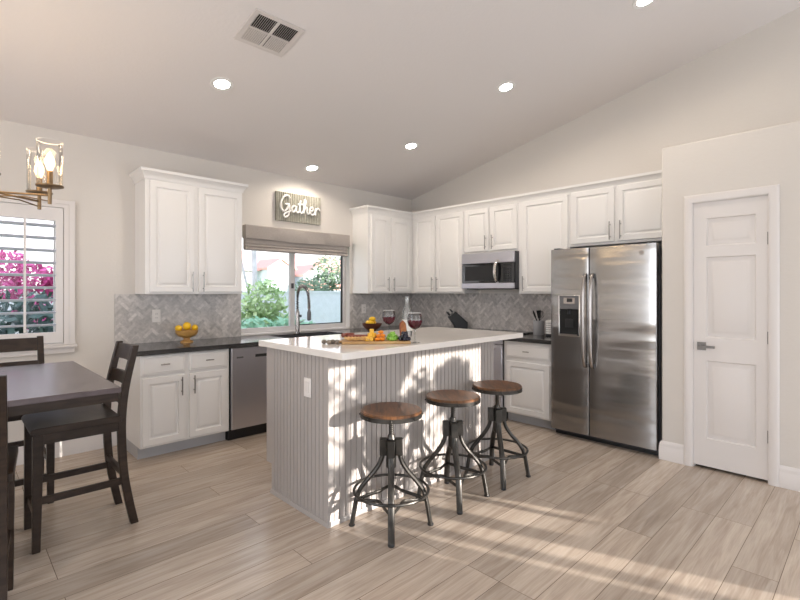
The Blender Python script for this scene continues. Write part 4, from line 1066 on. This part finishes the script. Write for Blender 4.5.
# ------------------------------------------------------------------ outdoors
struct(obj('ground', MB().box(-40, 60, .17, 70, -.15, -.05), M['lawn'])); struct(obj('ground_patio', MB().box(-40, 60, -40, YB - .161, -.15, -.05), mat('patio_concrete', (.5, .48, .45), .9)))
gw = thing('garden_wall', 'pale block garden wall seen through the kitchen window', 'wall', (0, 6, -.05))
obj('blocks', MB().box(-7.0, 14, 0, .2, 0, 1.40), M['block'], gw); obj('cap', MB().box(-7.0, 14, -.02, .22, 1.40, 1.445), M['block'], gw)
hs = thing('house', 'pale house with gables and clay tile roof beyond the garden wall', 'house', (0, 40, -.05))
wm = MB(); wm.box(15.5, 32, 1, 10, 0, 3.7)
def gable(m, xa, xb, ze, zp, y0, y1): m.prism([(xa, 0), (xb, 0), (xb, ze), ((xa + xb) / 2, zp), (xa, ze)], 'y', y0, y1)
gable(wm, 18.75, 21.75, 3.85, 4.75, -1, 6); gable(wm, 22.4, 25.8, 3.2, 4.2, -2, 6)
obj('walls', wm, M['stucco'], hs)
rf = MB(); rf.prism([(0.2, 3.6), (6.5, 6.1), (12, 3.6)], 'x', 15.0, 33)
for (xa, xb, ze, zp, y0) in ((18.75, 21.75, 3.85, 4.75, -1), (22.4, 25.8, 3.2, 4.2, -2)):
    xm = (xa + xb) / 2
    for sx in (xa - .25, xb + .25):
        zz = ze - .15; rf.prism([(sx, zz), (xm, zp + .02), (xm, zp + .22), (sx, zz + .2)], 'y', y0 - .3, 5)
rf.prism([(22.0, 1.6), (26.2, 1.6), (26.2, 2.2), (22.0, 2.6)], 'y', -4, -2)
obj('roof', rf, M['roof'], hs)
for (x, z) in ((19.8, 2.95), (23.6, 1.0)):
    wn_ = obj('window', MB().prism([(x, z), (x + .65, z), (x + .65, z + .55)] + [(x + .325 + .325 * math.cos(a * PI / 8), z + .55 + .2 * math.sin(a * PI / 8)) for a in range(1, 8)] + [(x, z + .55)], 'y', -1.04 if x < 22 else -2.04, -.9 if x < 22 else -1.9), M['block'], hs)
def foliage(m, c, r, n, size, sc=(1, 1, 1), seed=0):
    rnd = random.Random(seed)
    for _ in range(n):
        th = rnd.uniform(0, 2 * PI); zz = rnd.uniform(-1, 1); rr = r * rnd.uniform(.55, 1.0); q = math.sqrt(1 - zz * zz)
        p = Vector((c[0] + sc[0] * rr * q * math.cos(th), c[1] + sc[1] * rr * q * math.sin(th), c[2] + sc[2] * rr * zz))
        u = Vector((rnd.gauss(0, 1), rnd.gauss(0, 1), rnd.gauss(0, 1))).normalized(); v = u.orthogonal().normalized(); s = size * rnd.uniform(.6, 1.3)
        a = [p - u * s, p + v * s * .45, p + u * s, p - v * s * .45]
        m.bm.faces.new([m.bm.verts.new(x) for x in a])
def plant(name, label, cat, loc, blobs, mt, trunk=None, size=.08, n=350, seed=1, group=None):
    t = thing(name, label, cat, loc, 0, group); m = MB()
    for i, (x, y, z, r, sc) in enumerate(blobs): foliage(m, (x, y, z), r, n, size, sc, seed * 31 + i)
    obj('foliage', m, M[mt], t)
    tr = MB()
    for (pts, rr) in (trunk or [([(0, 0, 0), (0, 0, blobs[0][2])], .03)]): tr.tube(pts, [rr] * len(pts), 8)
    obj('trunk', tr, M['bark'], t); return t
plant('shrub', 'tall light green shrub outside the left window sash', 'shrub', (-.62, 3.2, -.05), [(0, 0, 1.25, .42, (1, .8, 1)), (.1, 0, .7, .5, (1, .8, 1)), (-.2, .1, .8, .45, (1, .8, 1))], 'leaf', n=420, seed=2)
plant('ornamental_grass', 'aqua green grassy shrub low outside the left window sash', 'shrub', (-1.0, 2.2, -.05), [(-.25, 0, .55, .42, (1, .7, 1.1)), (.25, 0, .6, .42, (1, .7, 1.1)), (.65, .1, .5, .4, (1, .7, 1.1)), (-.6, .1, .6, .4, (1, .7, 1.1)), (-1.0, .1, .6, .4, (1, .7, 1.1))], 'leafaqua', n=500, seed=3)
plant('slender_tree', 'slender pale-barked tree outside the left window sash', 'tree', (-.45, 4.0, -.05), [(-.3, 0, 3.2, .8, (1, .8, .7)), (.5, .3, 3.4, .6, (1, .8, .7))], 'leaf', [([(0, 0, 0), (.02, 0, 1.2), (-.02, 0, 3.4)], .055), ([(.0, 0, 1.0), (-.32, 0, 2.2), (-.45, 0, 3.2)], .03), ([(-.55, .2, 0), (-.5, .2, 1.6), (-.62, .2, 3.2)], .035)], n=250, seed=4)
plant('garden_tree', 'grey-green tree behind the garden wall at the right of the window', 'tree', (6.35, 11, -.05), [(0, 0, 2.3, .75, (1, 1, 1.0)), (.5, .2, 1.9, .6, (1, 1, 1)), (-.2, .1, 1.7, .55, (1, 1, 1))], 'leafdark', n=500, seed=5, size=.09)
plant('round_bush', 'round dark green bush topping the garden wall behind the faucet', 'shrub', (4.55, 9.6, -.05), [(0, 0, 1.45, .62, (1.1, 1, .85))], 'leafdark', n=700, seed=6, size=.08)
plant('bougainvillea', 'magenta bougainvillea outside the shuttered window', 'shrub', (-4.05, 4.0, -.05), [(-.75, 0, 1.72, .34, (1, .8, .75)), (-.25, 0, 1.80, .32, (1, .8, .8)), (.12, 0, 1.62, .34, (1, .8, .65)), (-1.5, 0, 1.75, .45, (1, .8, .75)), (.45, -.1, 1.5, .30, (1, .8, .8)), (-.3, -.1, 1.45, .36, (1.2, .6, .5)), (-2.2, 0, 1.7, .45, (1, .8, 1)), (.25, -.1, 1.15, .40, (1, .8, .8))], 'magenta', n=260, seed=7, size=.06)
plant('hedge', 'dark green hedge below the magenta flowers outside the shuttered window', 'shrub', (-4.2, 2.6, -.05), [(-2.2, 0, .72, .75, (1, .6, 1)), (-1.2, 0, .78, .75, (1, .6, .95)), (-.25, 0, .78, .72, (1, .6, 1)), (.35, 0, .85, .65, (1, .6, 1))], 'leafdeep', n=520, seed=8, size=.08)

ex = struct(obj('wall_sun_block', MB().box(0.21, 14, YB, .16, -.1, 3.7), M['stucco']))  # unseen house extension, added to keep direct sun off the garden
# unseen blockers behind the viewer, added and shaped to pattern the low sun
fz = thing('sun_streak_fence', 'unseen board fence added with gaps to streak the sunlight', 'fence', (0, -13, -.1))
fx_ = -4.0; bands = [(-5.0, .38, 1.98), (.38, .50, 1.84), (.50, .58, 1.98), (.69, .775, 1.98), (.955, 1.04, 1.98), (1.04, 1.37, 1.80), (1.37, 9.0, 1.98)]  # gaps and dips placed to let streaks of sun through
fm_ = MB()
for (xa, xb, zt) in bands: fm_.box(xa, xb, -.02, .02, .12, zt)
obj('boards', fm_, M['bark'], fz); obj('rail', MB().box(-5, 9, -.06, -.021, .3, .38), M['bark'], fz)
pb = thing('sun_cut_beam', 'unseen patio beam added to cut off the high sun', 'beam', (0, -8.6, 0)); obj('beam', MB().box(-7, 3, -.1, .1, 2.03, 2.3), M['white'], pb)  # added out of view to trim the top of the sunlight
for x in (-6.8, 2.6): obj('post', MB().box(x - .08, x + .08, -.08, .08, -.05, 2.03), M['white'], pb)
def br(*p): return ([Vector(q) for q in p], .014)
plant('garden_tree', 'unseen small round-headed tree added to dapple the sunlight', 'tree', (.21, -11, -.05), [(0, 0, 2.05, .20, (.85, 1, 2.1)), (.02, 0, 2.5, .25, (1, 1, 1))], 'leafdark', [([(0, 0, 0), (0, 0, 2.0)], .02), br((0, 0, 1.7), (-.25, 0, 1.95), (-.45, 0, 2.1)), br((0, 0, 1.9), (-.2, 0, 2.25), (-.45, 0, 2.4)), br((0, 0, 1.65), (.3, 0, 1.95), (.6, 0, 2.12)), br((0, 0, 1.95), (.3, 0, 2.2), (.6, 0, 2.38)), br((0, 0, 1.8), (.3, 0, 2.08), (.6, 0, 2.24))], size=.07, n=420, seed=11)  # unseen crown and branches, added to dapple the sun on the island
plant('garden_tree', 'second unseen small tree added to dapple the sunlight', 'tree', (1.34, -11.9, .10), [(0, 0, 1.9, .22, (.85, 1, 2.4)), (-.12, 0, 2.25, .16, (1, 1, 1.3)), (.62, 0, 1.9, .25, (1, 1, 2.2))], 'leafdark', size=.07, n=420, seed=12)
plant('sun_dapple_shrub', 'unseen loose shrub added to dapple the sunlight', 'shrub', (.4, -12.4, .2), [(0, 0, 2.3, .22, (1.3, 1, .8)), (-.1, 0, 1.85, .16, (1, 1, .5))], 'leafdark', size=.06, n=60, seed=13)  # sparse unseen leaves, added to break up the sun
plant('sun_dapple_shrub', 'unseen open-branched shrub added to dapple the sunlight', 'shrub', (.26, -10.2, -.23), [(0, 0, 1.8, .2, (1.1, 1, 1.6)), (.05, 0, 2.3, .2, (1.1, 1, .8))], 'leafdark', size=.055, n=60, seed=14)
